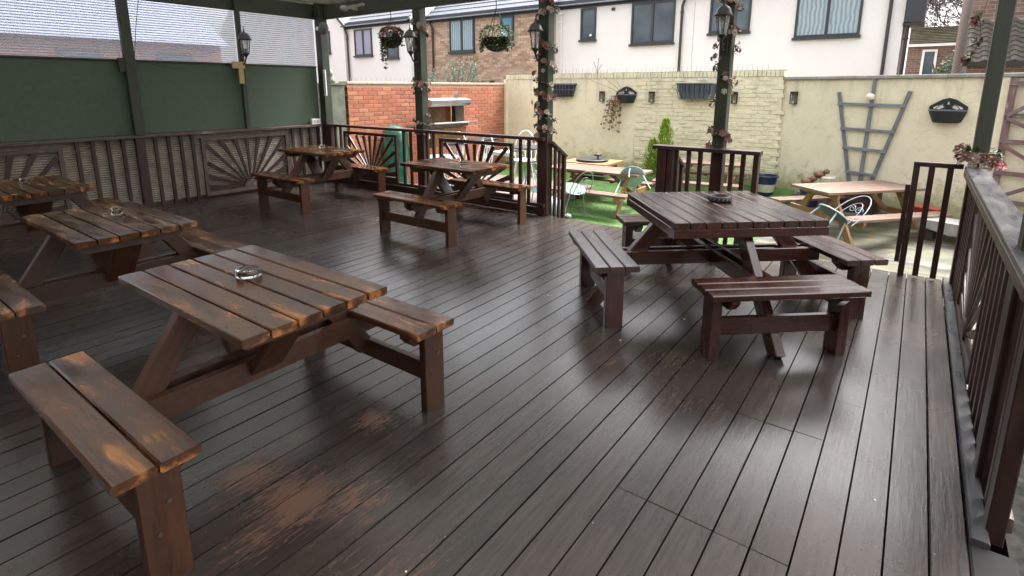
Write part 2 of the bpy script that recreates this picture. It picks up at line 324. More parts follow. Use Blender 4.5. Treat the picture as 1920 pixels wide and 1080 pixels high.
# ------------------------------------------------------------------ helpers
def link(name, me, parent=None, mat=None):
    o = bpy.data.objects.new(name, me); COL.objects.link(o)
    if mat and me is not None and not me.materials: me.materials.append(mat)
    if parent: o.parent = parent
    return o
def thing(name, label, cat, loc=(0, 0, 0), rz=0, group=None):
    o = bpy.data.objects.new(name, None); COL.objects.link(o); o.location = loc; o.rotation_euler = (0, 0, rz)
    o.empty_display_size = .1
    o['label'] = label; o['category'] = cat
    if group: o['group'] = group
    return o
def tag(o, label, cat, group=None):
    o['label'] = label; o['category'] = cat
    if group: o['group'] = group
    return o
class G:
    def __init__(s): s.v = []; s.f = []
    def add(s, vs, fs):
        k = len(s.v); s.v += [tuple(x) for x in vs]; s.f += [tuple(i+k for i in f) for f in fs]; return s
    def box(s, x0, x1, y0, y1, z0, z1):
        return s.add([(x, y, z) for z in (z0, z1) for y in (y0, y1) for x in (x0, x1)], [(0, 2, 3, 1), (4, 5, 7, 6), (0, 1, 5, 4), (2, 6, 7, 3), (0, 4, 6, 2), (1, 3, 7, 5)])
    def bar(s, p0, p1, w, t, up=(0, 0, 1), c=0.):
        p0, p1 = Vector(p0), Vector(p1); X = (p1-p0).normalized(); Z = Vector(up); Z = (Z-X*Z.dot(X)).normalized(); Y = Z.cross(X)
        prof = [(-w/2, -t/2), (w/2, -t/2), (w/2, t/2), (-w/2, t/2)]
        if c: prof = [(-w/2+c, -t/2), (w/2-c, -t/2), (w/2, -t/2+c), (w/2, t/2-c), (w/2-c, t/2), (-w/2+c, t/2), (-w/2, t/2-c), (-w/2, -t/2+c)]
        k = len(prof); vs = [p+Y*a+Z*b for p in (p0, p1) for a, b in prof]
        return s.add(vs, [tuple(range(k-1, -1, -1)), tuple(range(k, 2*k))]+[(i, (i+1) % k, k+(i+1) % k, k+i) for i in range(k)])
    def tube(s, pts, r, n=6, closed=False):
        pts = [Vector(p) for p in pts]; k = len(pts); rings = []
        nrm = None
        for i, p in enumerate(pts):
            a = pts[(i-1) % k] if (i > 0 or closed) else p; b_ = pts[(i+1) % k] if (i < k-1 or closed) else p
            T = (b_-a); T = T.normalized() if T.length > 1e-9 else Vector((0, 0, 1))
            if nrm is None: nrm = T.orthogonal().normalized()
            nrm = (nrm-T*nrm.dot(T)); nrm = nrm.normalized() if nrm.length > 1e-6 else T.orthogonal().normalized()
            B = T.cross(nrm); rr = r[i] if isinstance(r, (list, tuple)) else r
            rings += [p+nrm*math.cos(2*PI*j/n)*rr+B*math.sin(2*PI*j/n)*rr for j in range(n)]
        fs = []
        for i in range(k if closed else k-1):
            i2 = (i+1) % k
            fs += [(i*n+j, i*n+(j+1) % n, i2*n+(j+1) % n, i2*n+j) for j in range(n)]
        if not closed: fs += [tuple(range(n-1, -1, -1)), tuple((k-1)*n+j for j in range(n))]
        return s.add(rings, fs)
    def lathe(s, prof, n=20, c=(0, 0, 0), M3=None):
        vs = []
        for r, z in prof:
            for j in range(n):
                p = Vector((r*math.cos(2*PI*j/n), r*math.sin(2*PI*j/n), z))
                if M3: p = M3 @ p
                vs.append(p+Vector(c))
        k = len(prof); fs = [(i*n+j, i*n+(j+1) % n, (i+1)*n+(j+1) % n, (i+1)*n+j) for i in range(k-1) for j in range(n)]
        fs += [tuple(range(n-1, -1, -1)), tuple((k-1)*n+j for j in range(n))]
        return s.add(vs, fs)
    def leaf(s, p, d, up, L, W):
        p = Vector(p); d = Vector(d).normalized(); u = Vector(up); side = d.cross(u); side = side.normalized() if side.length > 1e-6 else d.orthogonal()
        q = p+d*L*.5
        return s.add([p, q+side*W/2+u*L*.08, p+d*L, q-side*W/2+u*L*.08], [(0, 1, 2), (0, 2, 3)])
    def prism(s, poly2, f, t0, t1):
        # poly2: list of (a,b); f(a,b,t)->xyz ; extrude t0..t1
        k = len(poly2); vs = [f(a, b, t) for t in (t0, t1) for a, b in poly2]
        return s.add(vs, [tuple(range(k-1, -1, -1)), tuple(range(k, 2*k))]+[(i, (i+1) % k, k+(i+1) % k, k+i) for i in range(k)])
    def build(s, name, mat, parent=None, smooth=False, loc=None):
        me = bpy.data.meshes.new(name); me.from_pydata(s.v, [], s.f); me.update()
        me.materials.append(mat)
        if smooth:
            for p in me.polygons: p.use_smooth = True
        o = link(name, me, parent)
        if loc: o.location = loc
        return o
CACHE = {}
def plank(name, parent, p0, p1, w, t, mat, up=(0, 0, 1), c=.004):
    """board with its own grain along local X; w across, t along 'up'"""
    p0, p1 = Vector(p0), Vector(p1); L = (p1-p0).length
    key = (round(L, 3), round(w, 4), round(t, 4), mat, c)
    if key not in CACHE:
        g = G(); g.bar((-L/2, 0, 0), (L/2, 0, 0), w, t, (0, 0, 1), c)
        me = bpy.data.meshes.new(name); me.from_pydata(g.v, [], g.f); me.materials.append(M[mat]); CACHE[key] = me
    X = (p1-p0).normalized(); Z = Vector(up); Z = (Z-X*Z.dot(X)).normalized(); Y = Z.cross(X)
    mt = Matrix((X, Y, Z)).transposed().to_4x4(); mt.translation = (p0+p1)/2
    o = link(name, CACHE[key]); o.matrix_local = mt
    if parent: o.parent = parent
    return o
def copy_tree(o, parent=None):
    c = o.copy(); COL.objects.link(c)
    if parent: c.parent = parent
    for ch in list(o.children): copy_tree(ch, c)
    return c
def struct(o): o['kind'] = 'structure'; return o
def stuff(o): o['kind'] = 'stuff'; return o

# ------------------------------------------------------------------ ground
def gz(x, y):
    # rises gently to the foot of the walls
    if y < 6.2: return -.5
    d1 = 10.95-y
    d2 = (9.461-(x*.3714+y*.9285))
    d = min(d1, d2 if x > -2.4 else 9)
    return -.5+.27*max(0, min(1, (1.9-d)/1.7))
def sheet(name, x0, x1, y0, y1, nx, ny, mat, dz=0.):
    g = G(); vs = []; fs = []
    for j in range(ny+1):
        for i in range(nx+1):
            x = x0+(x1-x0)*i/nx; y = y0+(y1-y0)*j/ny; vs.append((x, y, gz(x, y)+dz))
    for j in range(ny):
        for i in range(nx):
            a = j*(nx+1)+i; fs.append((a, a+1, a+nx+2, a+nx+1))
    g.add(vs, fs); return g.build(name, mat, smooth=True)
g = G(); g.add([(-250, -200, -.62), (250, -200, -.62), (250, 300, -.62), (-250, 300, -.62)], [(0, 1, 2, 3)])
struct(g.build('ground', plain('far_ground', (.12, .12, .10), .9)))
struct(sheet('lawn', -8.3, -1.62, 5.0, 11.0, 30, 40, M['turf'], .004))
g = G(); rg = random.Random(2)
for i in range(26000):
    x = rg.uniform(-5.6, -1.64); y = rg.uniform(5.75, 10.6)
    if rg.random() < (y-5.75)/9: continue
    z = gz(x, y)+.003; a = rg.uniform(0, 6.28); hgt = rg.uniform(.006, .016); w_ = .006
    g.add([(x-w_*math.cos(a), y-w_*math.sin(a), z), (x+w_*math.cos(a), y+w_*math.sin(a), z), (x+rg.uniform(-.02, .02), y+rg.uniform(-.02, .02), z+hgt)], [(0, 1, 2)])
stuff(tag(g.build('grass_blades', plain('turf_blade', (.13, .27, .06), .7, var=.3, scale=3, c2=(.06, .15, .03))), 'short green blades of the artificial lawn', 'grass'))
struct(sheet('paving', -1.62, 6.0, -4.0, 11.2, 40, 60, M['paving']))

G_ = G(); G_.box(-8.28, -5.15, 6.6, 10.9, -.6, -.37); struct(G_.build('patio', plain('pinkish_patio_slab', (.30, .24, .21), .8, var=.2, scale=4)))
G_ = G(); G_.box(.47, 3.5, -3, 3.6, -.6, -.09); _m = plain('dark_concrete', (.040, .040, .036), .95, var=.4, scale=14, bmp=.5); _m.node_tree.nodes['Principled BSDF'].inputs['Specular IOR Level'].default_value = .08; struct(G_.build('side_path', _m))  # ground slab beside the deck, darker than the paving around it
# ------------------------------------------------------------------ deck
deck = struct(bpy.data.objects.new('deck', None)); COL.objects.link(deck)
dk = G(); dk.box(-8.35, .335, -2.5, 5.70, -.5, -.036); dk.build('deck_base', M['void'], deck)
plank('fascia', deck, (-8.3, 5.712, -.14), (.36, 5.712, -.14), .20, .02, 'rail', up=(0, 1, 0))
k = 0; x1 = .22
rs = random.Random(3)
while x1 > -8.3:
    x0 = x1-.128; gap = .006+rs.random()*.003; xc = (x0+x1)/2; wd = .128-gap
    cuts = [-2.4]
    if -.80 < xc < -.15: cuts.append(1.812)
    if -.69 < xc < -.29: cuts.append(2.643)
    elif -.29 < xc < -.15: cuts.append(2.652)
    if -.16 < xc < -.03: cuts.append(3.07)
    if -1.70 < xc < -1.06: cuts.append(3.93)
    if xc < -2.5 and rs.random() < .4: cuts.append(rs.choice((2.1, 3.3)))
    cuts.append(5.705)
    for a, b_ in zip(cuts, cuts[1:]):
        dz = rs.uniform(-.0012, .0012); tilt = rs.uniform(-.004, .004)
        plank('deck_board', deck, (xc, a+.0025, -.014+dz), (xc, b_-.0025, -.014+dz), wd, .028, 'deck', up=(tilt, 0, 1), c=0)
    x1 = x0
plank('deck_board', deck, (.277, -2.4, -.012), (.277, 5.70, -.012), .108, .028, 'deck', c=.004)
plank('edge_sill', deck, (.364, 2.3, .004), (.364, 5.70, .004), .056, .05, 'capwood', c=.006)
plank('side_fascia', deck, (.386, -2.4, -.26), (.386, 5.70, -.26), .46, .012, 'rail', up=(1, 0, 0))
plank('edge_sill', deck, (.40, -2.4, -.02), (.40, 2.3, -.02), .13, .05, 'void', c=.006)
G_ = G(); G_.box(-9, 3.2, -3.0, -2.6, -.5, 4.2); struct(G_.build('light_block_wall', M['oldbrick']))  # unseen brick wall behind the camera, added to cut frontal light
# steps down to the garden
for (xa, xb, nm) in ((-3.6, -2.15, 'left'), (-1.18, -.02, 'right')):
    st = thing('garden_steps', 'dark timber steps from the deck to the %s' % ('artificial lawn' if nm == 'left' else 'mossy concrete, right of the short railing'), 'steps', ((xa+xb)/2, 5.9, -.5), 0, 'steps down from the deck')
    for i in (0, 1):
        h = .34-.17*i; w_ = (xb-xa)
        plank('tread', st, (-w_/2, -.05+.25*i, h), (w_/2, -.05+.25*i, h), .25, .03, 'rail')
        plank('riser', st, (-w_/2, .06+.25*i, h-.095), (w_/2, .06+.25*i, h-.095), .16, .02, 'rail', up=(0, 1, 0))

# litter on the boards
for (x, y, s_, lab) in ((.2, 1.95, .02, 'white paper scrap near the bottom right end railing post'), (-1.37, 3.03, .012, 'white crumb by the foot of the dark left bench leg'), (-1.15, 3.6, .01, 'white speck under the big square table'),
                       (-2.16, 3.4, .012, 'white speck on the open boards between the tables'), (.05, 2.35, .009, 'tiny white speck on the right hand boards'), (-1.2, 1.02, .008, 'tiny white speck near the worn patch')):
    g = G(); rr_ = random.Random(x); g.lathe([(s_*.4, 0), (s_*.5, s_*.2), (s_*.2, s_*.4)], 6, (x, y, 0.001)); tag(g.build('litter_scrap', M['litter']), lab, 'litter', 'scraps on the deck')

# ------------------------------------------------------------------ picnic tables on the deck (two benches each)
def make_table():
    t = thing('picnic_table', '', 'picnic table', group='varnished two-bench tables on the deck')
    L, W = 1.10, .655; nb = 6; p = W/nb
    for i in range(nb):
        y = -W/2+p*(i+.5)
        plank('tabletop_board', t, (-L/2, y, .732), (L/2, y, .732), p-.0095, .036, 'table', c=.004)
    sc_g = G()
    for i in range(nb):
        y = -W/2+p*(i+.5)
        for sx in (-.40, .40):
            for q in (-.028, .028): sc_g.lathe([(.0045, .7502), (.0045, .7506)], 6, (sx, y+q, 0))
    stuff(sc_g.build('screw_heads', M['black'], t))
    for sx in (-1, 1):
        # battens with chamfered ends
        g = G(); g.prism([(-.29, .712), (.29, .712), (.29, .69), (.25, .645), (-.25, .645), (-.29, .69)], lambda a, b_, tt: (sx*.40+tt, a, b_), -.03, .03)
        g.build('batten', M['tleg'], t)
    for sx in (-.05, .05):
        g = G(); g.prism([(-.72, .412), (.72, .412), (.72, .36), (.66, .31), (-.66, .31), (-.72, .36)], lambda a, b_, tt: (sx+tt, a, b_), -.019, .019)
        g.build('beam', M['tleg'], t)
    for sy in (-1, 1):
        plank('strut', t, (0, sy*.245, .71), (0, sy*.60, .20), .10, .055, 'tleg', up=(1, 0, 0))
        for sx in (-1, 1):
            pass
    for sx in (-1, 1):
        plank('brace', t, (sx*.37, 0, .70), (sx*.07, 0, .36), .15, .04, 'tleg', up=(0, 1, 0) if 0 else (sx*.6, 0, -.5))
    plank('centre_rail', t, (-.38, 0, .685), (.38, 0, .685), .09, .045, 'tleg')
    for sy in (-1, 1):
        yc = sy*.62
        for q in (-1, 1):
            plank('seat_board', t, (-L/2, yc+q*.066, .432), (L/2, yc+q*.066, .432), .125, .036, 'table', c=.006)
        for sx in (-1, 1):
            plank('bench_leg', t, (sx*(L/2-.04), yc, .412), (sx*(L/2-.04), yc, 0), .13, .045, 'tleg', up=(1, 0, 0))
            g = G(); g.prism([(-.12, .413), (.12, .413), (.12, .395), (.09, .36), (-.09, .36), (-.12, .395)], lambda a, b_, tt: (sx*(L/2-.10)+tt, yc+a, b_), -.035, .035)
            g.build('seat_batten', M['tleg'], t)
        plank('stretcher', t, (-L/2+.065, yc, .19), (L/2-.065, yc, .19), .10, .04, 'tleg', up=(0, 1, 0))
        g = G()
        for a in (-.05, .05): g.tube([(L/2-.017, yc+a*.4, .25+a), (L/2-.012, yc+a*.4, .25+a)], .008, 8)
        g.build('bolt_heads', M['darksteel'], t)
    return t
t0 = make_table()
T = [(-2.325, 1.155, 0, 'varnished picnic table nearest the camera, orange wear on its boards, large glass ashtray on top'),
     (-4.235, 1.215, 0, 'worn picnic table directly behind the nearest one, small jar ashtray at its middle'),
     (-6.32, 1.27, 0, 'picnic table cut by the left edge, standing by the sunburst panel'),
     (-6.70, 4.53, 0, 'picnic table in the far left corner of the deck under the corner post'),
     (-4.20, 4.565, 0, 'picnic table by the back railing, in front of the silver barbecue hood')]
for i, (x, y, rz, lab) in enumerate(T):
    o = t0 if i == 0 else copy_tree(t0)
    o.location = (x, y, .0); o.rotation_euler = (0, 0, rz+R(random.Random(i).uniform(-.5, .5))); o['label'] = lab

# big dark square table with four benches
def big_table():
    t = thing('square_picnic_table', 'big dark square table with four attached benches and a black tyre ashtray', 'picnic table', (-1.118, 4.07, 0), R(-48.7))
    nb = 10; W = 1.05; p = W/nb
    for i in range(nb):
        y = -W/2+p*(i+.5)
        plank('tabletop_board', t, (-W/2, y, .729), (W/2, y, .729), p-.010, .042, 'dark', c=.006)
    for sx in (-1, 1):
        plank('apron', t, (sx*(W/2-.025), -W/2, .676), (sx*(W/2-.025), W/2, .676), .05, .062, 'dark')
        plank('apron', t, (-W/2+.052, sx*(W/2-.024), .676), (W/2-.052, sx*(W/2-.024), .676), .045, .062, 'dark')
    def rot(k, p): 
        for _ in range(k): p = (-p[1], p[0], p[2])
        return p
    for k in range(4):
        for s_ in (-.05, .05):
            if k < 2:
                z = .385 if k == 0 else .372
                plank('beam', t, rot(k, (-.80, s_, z)), rot(k, (.80, s_, z)), .04, .10, 'dark')
        plank('strut', t, rot(k, (.36, 0, .70)), rot(k, (.93, 0, 0.003)), .105, .058, 'dark', up=rot(k, (0, 1, 0)))
        for q in (-1, 0, 1):
            plank('seat_board', t, rot(k, (.87+q*.102, -.475, .43)), rot(k, (.87+q*.102, .475, .43)), .094, .04, 'dark', c=.006)
        for s_ in (-1, 1):
            plank('bench_leg', t, rot(k, (.87, s_*.40, .41)), rot(k, (.87, s_*.40, 0)), .12, .065, 'dark', up=rot(k, (0, 1, 0)))
            g = G(); g.prism([(-.14, .409), (.14, .409), (.14, .39), (.09, .34), (-.09, .34), (-.14, .39)], lambda a, b_, tt: rot(k, (.87+a, s_*.33+tt, b_)), -.025, .025)
            g.build('seat_batten', M['dark'], t)
        plank('stretcher', t, rot(k, (.87, -.37, .20)), rot(k, (.87, .37, .20)), .11, .04, 'dark', up=rot(k, (1, 0, 0)))
    plank('under_batten', t, (-.45, 0, .68), (.45, 0, .68), .10, .05, 'dark'); plank('under_batten', t, (0, -.45, .63), (0, .45, .63), .10, .045, 'dark')
    return t
big_table()

# ashtrays
def ashtray(x, y, r, h, lab, butts=False):
    t = thing('glass_ashtray', lab, 'ashtray', (x, y, .7515), random.Random(x).uniform(0, 3), 'glass ashtrays')
    g = G(); g.lathe([(r*.9, 0), (r, h*.15), (r, h*.95), (r*.97, h), (r*.86, h), (r*.8, h*.35), (.001, h*.28)], 24); g.build('bowl', M['glass'], t, True)
    if butts:
        a = G()
        for i in range(7):
            an = random.uniform(0, 6.3); q = random.uniform(0, r*.4); p = Vector((q*math.cos(an), q*math.sin(an), h*.4)); d = Vector((math.cos(an*3), math.sin(an*3), 0))*.02
            a.tube([p-d, p+d], .004, 6)
        stuff(a.build('cigarette_ends', M['litter'], t))
        g = G(); g.lathe([(r*.6, h*.3), (r*.5, h*.36)], 12); g.build('ash', M['ash'], t)
ashtray(-2.39, 1.19, .056, .034, 'round glass ashtray with cigarette ends on the nearest table', True)
ashtray(-4.33, 1.30, .034, .042, 'small clear glass jar ashtray on the second worn table')
ashtray(-6.50, 1.29, .044, .040, 'glass ashtray on the table cut by the left edge')
ashtray(-6.90, 4.69, .045, .036, 'glass ashtray on the far corner table')
ashtray(-4.12, 4.62, .045, .034, 'glass ashtray on the table before the barbecue hood', True)
tyre_t = t = thing('tyre_ashtray', 'black rubber tyre shaped ashtray on the dark square table', 'ashtray', (-1.15, 4.24, .7515))
g = G(); g.lathe([(.085, 0), (.103, .006), (.108, .022), (.103, .04), (.085, .046), (.070, .043), (.066, .02), (.001, .012)], 32); g.build('tyre', M['rubber'], t, True)
g = G()
for i in range(18):
    a = 2*PI*i/18; g.bar((.1085*math.cos(a), .1085*math.sin(a), .012), (.1085*math.cos(a+.12), .1085*math.sin(a+.12), .034), .005, .003, (math.cos(a), math.sin(a), 0))
g.build('tread_marks', M['concrete'], t); tyre_t.scale = (.86, .86, .86)

# ------------------------------------------------------------------ railings
def ray(parent, hub, ang, r0, box, f, w0, w1, mat, t=.018):
    (a0, a1, b0, b1) = box; d = (math.cos(ang), math.sin(ang))
    ts = []
    if d[0] > 1e-6: ts.append((a1-hub[0])/d[0])
    if d[0] < -1e-6: ts.append((a0-hub[0])/d[0])
    if d[1] > 1e-6: ts.append((b1-hub[1])/d[1])
    r1 = min(ts)-.004; nx, ny = -d[1], d[0]
    P = lambda r, s_: (min(max(hub[0]+d[0]*r+nx*s_, a0), a1), min(max(hub[1]+d[1]*r+ny*s_, b0), b1))
    g = G(); g.prism([P(r0, -w0/2), P(r1, -w1/2), P(r1, w1/2), P(r0, w0/2)], f, -t/2, t/2); g.build('sunburst_ray', M[mat], parent)
def sunburst(parent, c0, c1, z0, z1, f, mat='rail', n=13, framemat=None, hubr=.11):
    """f(a,b,t): along-rail a, height b, thickness t"""
    fm = M[framemat or mat]; e = .045
    for (p, q, r_, s_) in ((c0, c0+e, z0, z1), (c1-e, c1, z0, z1), (c0+e+.001, c1-e-.001, z1-e, z1), (c0+e+.001, c1-e-.001, z0, z0+e*1.3)):
        g = G(); g.prism([(p, r_), (q, r_), (q, s_), (p, s_)], f, -.02, .02); g.build('panel_frame', fm, parent)
    hub = ((c0+c1)/2, z0+e*1.3)
    pl = [(hub[0]+hubr*math.cos(PI*i/14), hub[1]+hubr*.9*math.sin(PI*i/14)+.001) for i in range(15)]
    g = G(); g.prism(pl, f, -.022, .022); g.build('sunburst_hub', fm, parent)
    box = (c0+e+.003, c1-e-.003, z0+e*1.3+.003, z1-e-.003)
    for i in range(n):
        ang = R(6+168*i/(n-1)); ray(parent, hub, ang, hubr*.98, box, f, .014, .055+.02*abs(math.cos(ang)), mat)
def spindle(parent, f, a, z0, z1, w=.042, t=.032, mat='rail'):
    p0 = f(a, z0, 0); p1 = f(a, z1, 0); q = Vector(f(a, z0, 1))-Vector(f(a, z0, 0))
    return plank('spindle', parent, p0, p1, w, t, mat, up=q, c=.003)

# left screen wall ----------------------------------------------------------
XL = -8.20
wl_ = thing('screen_wall', 'green boarded screen wall with ribbed clear panels above and sunburst railing below', 'screen wall', (0, 0, 0))
fl = lambda a, b_, t: (XL+t, a, b_)
for s_ in (2.16, 2.32, 2.483, 2.645, 3.02, 3.182, 3.34, 3.49, 5.04, 5.20, 5.365, 5.515, .50, .34, .18, .02, -.14, -.3): spindle(wl_, fl, s_, .03, .955)
for a in (2.835, -.55): plank('newel', wl_, (XL+.005, a, 0), (XL+.005, a, .955), .11, .06, 'rail', up=(1, 0, 0))
sunburst(wl_, .70, 2.01, .05, .90, fl, framemat='railworn')
sunburst(wl_, 3.60, 4.945, .05, .90, fl, framemat='railworn')
g = G(); g.box(-8.30, -8.268, -.8, 5.60, -.1, 1.93); g.build('light_stop_backing', M['void'], wl_)  # hidden dark sheet added to stop light leaking through the wall gaps
plank('skirting', wl_, (-8.222, -.8, .03), (-8.222, 5.60, .03), .02, .07, 'rail')
plank('top_rail', wl_, (XL, -.8, .975), (XL, 5.58, .975), .115, .04, 'railworn')
# wavy cream sheet behind the spindles
g = G(); vs = []; fs = []; nr = 64
for i in range(nr+1):
    z = .02+.935*i/nr; xx = XL-.035-(.014 if i % 2 else 0.)
    vs += [(xx, -.8, z), (xx, 5.60, z)]
for i in range(nr): fs.append((2*i, 2*i+1, 2*i+3, 2*i+2))
g.add(vs, fs); o = g.build('corrugated_sheet', M['cream_sheet'], wl_)
for (a, b_) in ((-.8, 1.33), (1.335, 2.83), (2.835, 4.28), (4.285, 5.60)):
    g = G(); g.box(-8.262, -8.244, a, b_, 1.0, 1.935)
    if a == -.8 or True:
        o = g.build('green_board', M['greenboard'], wl_)
plank('sheet_trim', wl_, (-8.240, -.8, 1.945), (-8.240, 5.60, 1.945), .035, .022, 'post')
for (a, b_) in ((-.8, 1.33), (1.34, 2.83), (2.84, 4.28), (4.29, 5.60)):
    g = G(); g.box(-8.256, -8.254, a, b_, 1.957, 2.70); g.build('clear_panel', M['poly'], wl_)
    g = G()
    z = 1.962
    while z < 2.695:
        g.box(-8.2535, -8.2475, a, b_, z, z+.0135); z += .031
    stuff(g.build('panel_ribs', M['polyrib'], wl_))
g = G(); g.box(-8.10, -8.02, 5.50, 5.58, -.0, .99)
# timber bits fixed on it
tag(G().box(-8.17, -8.135, 2.71, 2.86, 1.80, 1.97).build('junction_box', M['bronze']), 'small dark square box on the left green post above the boards', 'junction box')
br = thing('timber_bracket', 'raw pine T-shaped bracket under the lantern on the thin post', 'bracket', (-8.13, 4.22, 1.9))
G().box(-.012, .014, -.09, .09, -.02, .075).build('cross_piece', M['rawwood'], br); G().box(-.014, .012, -.005, .065, -.24, -.022).build('upright', M['rawwood'], br)
g = G(); pts = [(-8.15, 3.03, 2.70), (-8.16, 2.96, 2.35), (-8.16, 2.90, 1.98)]; g.tube(pts, .004, 5)
pts = [(-8.16, 2.9+1.2*i/12, 1.955-.10*math.sin(PI*i/12)*(1 if i < 7 else .8)) for i in range(13)]; g.tube(pts, .004, 5)
tag(g.build('loose_cable', M['black']), 'thin dark cable hanging across the clear panel and green board', 'cable')
t = thing('socket_box', 'white outdoor socket box on the rail by the corner post', 'socket box', (-8.17, 5.46, 1.045))
G().box(-.03, .03, -.075, .075, -.045, .045).build('box', M['white'], t); g = G(); g.box(.031, .036, -.055, -.01, -.025, .025); g.box(.031, .036, .01, .055, -.025, .025); g.build('covers', plain('grey_plastic', (.45, .45, .45), .4), t)

# back railing --------------------------------------------------------------
YB = 5.63
fb = lambda a, b_, t: (a, YB-t, b_)
def rail_run(name, label, x0, x1, spind, bursts, posts, cap=.09, kick=True, grp='railings along the garden edge'):
    t = thing(name, label, 'railing', ((x0+x1)/2, YB, 0), 0, grp); ox = (x0+x1)/2
    f = lambda a, b_, tt: (a-ox, -tt, b_)
    for s_ in spind: spindle(t, f, s_, .02 if not kick else .13, .96)
    for (a, b_) in bursts: sunburst(t, a, b_, .17, .90, f)
    for (a, b_, zt) in posts: plank('newel', t, f((a+b_)/2, 0, 0), f((a+b_)/2, zt, 0), b_-a, .09, 'rail', up=(0, 1, 0))
    plank('top_rail', t, f(x0, .98, 0), f(x1, .98, 0), cap, .04, 'rail')
    if kick:
        plank('bottom_rail', t, f(x0, .14, -.01), f(x1, .14, -.01), .05, .045, 'rail')
        plank('kick_board', t, f(x0, .055, -.02), f(x1, .055, -.02), .10, .02, 'rail', up=(0, 1, 0))
    return t
rail_run('back_railing', 'long maroon back railing with two sunburst panels, between corner post and garden opening', -8.13, -3.66,
         [-7.87, -7.73, -6.20, -6.05, -5.57, -5.70, -4.03, -3.90], [(-7.64, -6.35), (-5.45, -4.15)], [(-8.12, -7.95, .96)])
rail_run('short_railing', 'short maroon railing with wide cap behind the big square table', -2.245, -1.17,
         [-2.0, -1.87, -1.75, -1.437, -1.33], [], [(-2.20, -2.10, .96), (-2.085, -2.03, .96), (-1.23, -1.18, .96)], cap=.13, kick=False)
t = rail_run('gate_side_railing', 'narrow maroon railing beside the right corner post', .022, .345, [.147, .268], [], [], cap=.05, kick=False)
ox = (.022+.345)/2
plank('end_upright', t, (.045-ox, 0, -.45), (.045-ox, 0, .96), .045, .045, 'rail', up=(0, 1, 0))
plank('latch_batten', t, (.004-ox, .01, .12), (.004-ox, .01, .80), .035, .035, 'rail', up=(0, 1, 0))

# sloping handrails beside the steps
def handrail(x, lab, mat='rail'):
    t = thing('stair_handrail', lab, 'handrail', (x, 5.7, 0), 0, 'handrails beside the garden steps')
    sl = -.60
    plank('handrail', t, (0, -.02, .94), (0, .32, .94+.34*sl), .07, .035, mat)
    for i in range(2):
        y = .08+.10*i; plank('spindle', t, (0, y, -.48), (0, y, .93+sl*(y-.02)), .04, .03, 'rail', up=(1, 0, 0))
    plank('newel', t, (0, .29, -.48), (0, .29, .92+sl*.31), .05, .05, 'rail', up=(1, 0, 0))
handrail(-3.60, 'sloping handrail going down to the lawn from the middle post')
handrail(-2.07, 'sloping handrail going down behind the short railing')

# right railing -------------------------------------------------------------
rr_ = thing('right_railing', 'dark railing along the right side of the deck with a broad grey worn cap', 'railing', (.40, 3.9, 0))
fr = lambda a, b_, t: (t+.01, a-3.9, b_)
plank('cap', rr_, (.005, 2.30-3.9, .985), (.005, 5.50-3.9, .985), .12, .03, 'capwood')
plank('cap_fascia', rr_, (-.045, 2.32-3.9, .945), (-.045, 5.50-3.9, .945), .022, .05, 'railworn')
a = 2.56
for a in (2.56, 2.70, 2.84, 2.98, 3.12, 3.26, 3.40, 3.54, 5.0, 5.12, 5.24, 5.36, 5.48): spindle(rr_, fr, a, -.07, .93, w=.045, t=.035)
sunburst(rr_, 3.63, 4.90, .02, .90, fr, n=13)
plank('newel', rr_, (.01, 2.42-3.9, -.02), (.01, 2.42-3.9, .93), .09, .055, 'rail', up=(1, 0, 0))
plank('lower_rail', rr_, (.04, 2.4-3.9, .06), (.04, 5.5-3.9, .06), .03, .06, 'railworn')

# ------------------------------------------------------------------ pergola
pg = thing('pergola', 'dark green timber pergola with posts, beams and milky roof over the deck', 'pergola', (-3.9, 2.5, 0))
def pw(*p): return tuple(Vector(p)-Vector((-3.9, 2.5, 0)))
def post(x, y, w_=.12, d=.12, z1=2.95, z0=0, mz=1.0):
    plank('post', pg, pw(x, y, mz), pw(x, y, z1), w_, d, 'post', up=(0, 1, 0), c=.006)
    if mz > z0: plank('post_foot', pg, pw(x, y, z0), pw(x, y, mz), w_, d, 'rail', up=(0, 1, 0), c=.006)
plank('post', pg, pw(-8.16, 2.835, 1.0), pw(-8.16, 2.835, 2.9), .115, .075, 'post', up=(1, 0, 0), c=.004)
plank('post', pg, pw(-8.165, 4.29, 1.0), pw(-8.165, 4.29, 2.9), .062, .06, 'post', up=(1, 0, 0), c=.004)
plank('post', pg, pw(-8.16, .9, 1.0), pw(-8.16, .9, 2.9), .115, .075, 'post', up=(1, 0, 0), c=.004)
post(-8.12, 5.66, .15, .14)
post(-5.90, 5.74, .15, .13); post(-3.72, 5.72, .15, .13); post(-1.60, 5.73, .12, .11); post(.425, 5.56, .10, .10); post(.425, 2.76, .105, .105)
plank('beam', pg, pw(-8.24, -1, 2.82), pw(-8.24, 5.74, 2.82), .07, .23, 'post')
plank('beam', pg, pw(-8.20, 5.70, 2.812), pw(.5, 5.70, 2.812), .06, .23, 'post')
plank('beam', pg, pw(.43, -1, 2.82), pw(.43, 5.66, 2.82), .07, .23, 'post')
plank('beam', pg, pw(-8.2, -.6, 2.812), pw(.5, -.6, 2.812), .06, .23, 'post')
x = -8.0
while x < .5:
    plank('rafter', pg, pw(x, -2.58, 2.975), pw(x, 6.0, 2.975), .045, .085, 'roofwood'); x += .60
for y in (5.80, 5.95):
    plank('fascia', pg, pw(-8.35, y+.01, 2.97), pw(.65, y+.01, 2.97), .02, .11, 'roofwood')
plank('fascia', pg, pw(-8.36, -1, 2.98), pw(-8.36, 6.0, 2.98), .02, .17, 'roofwood')
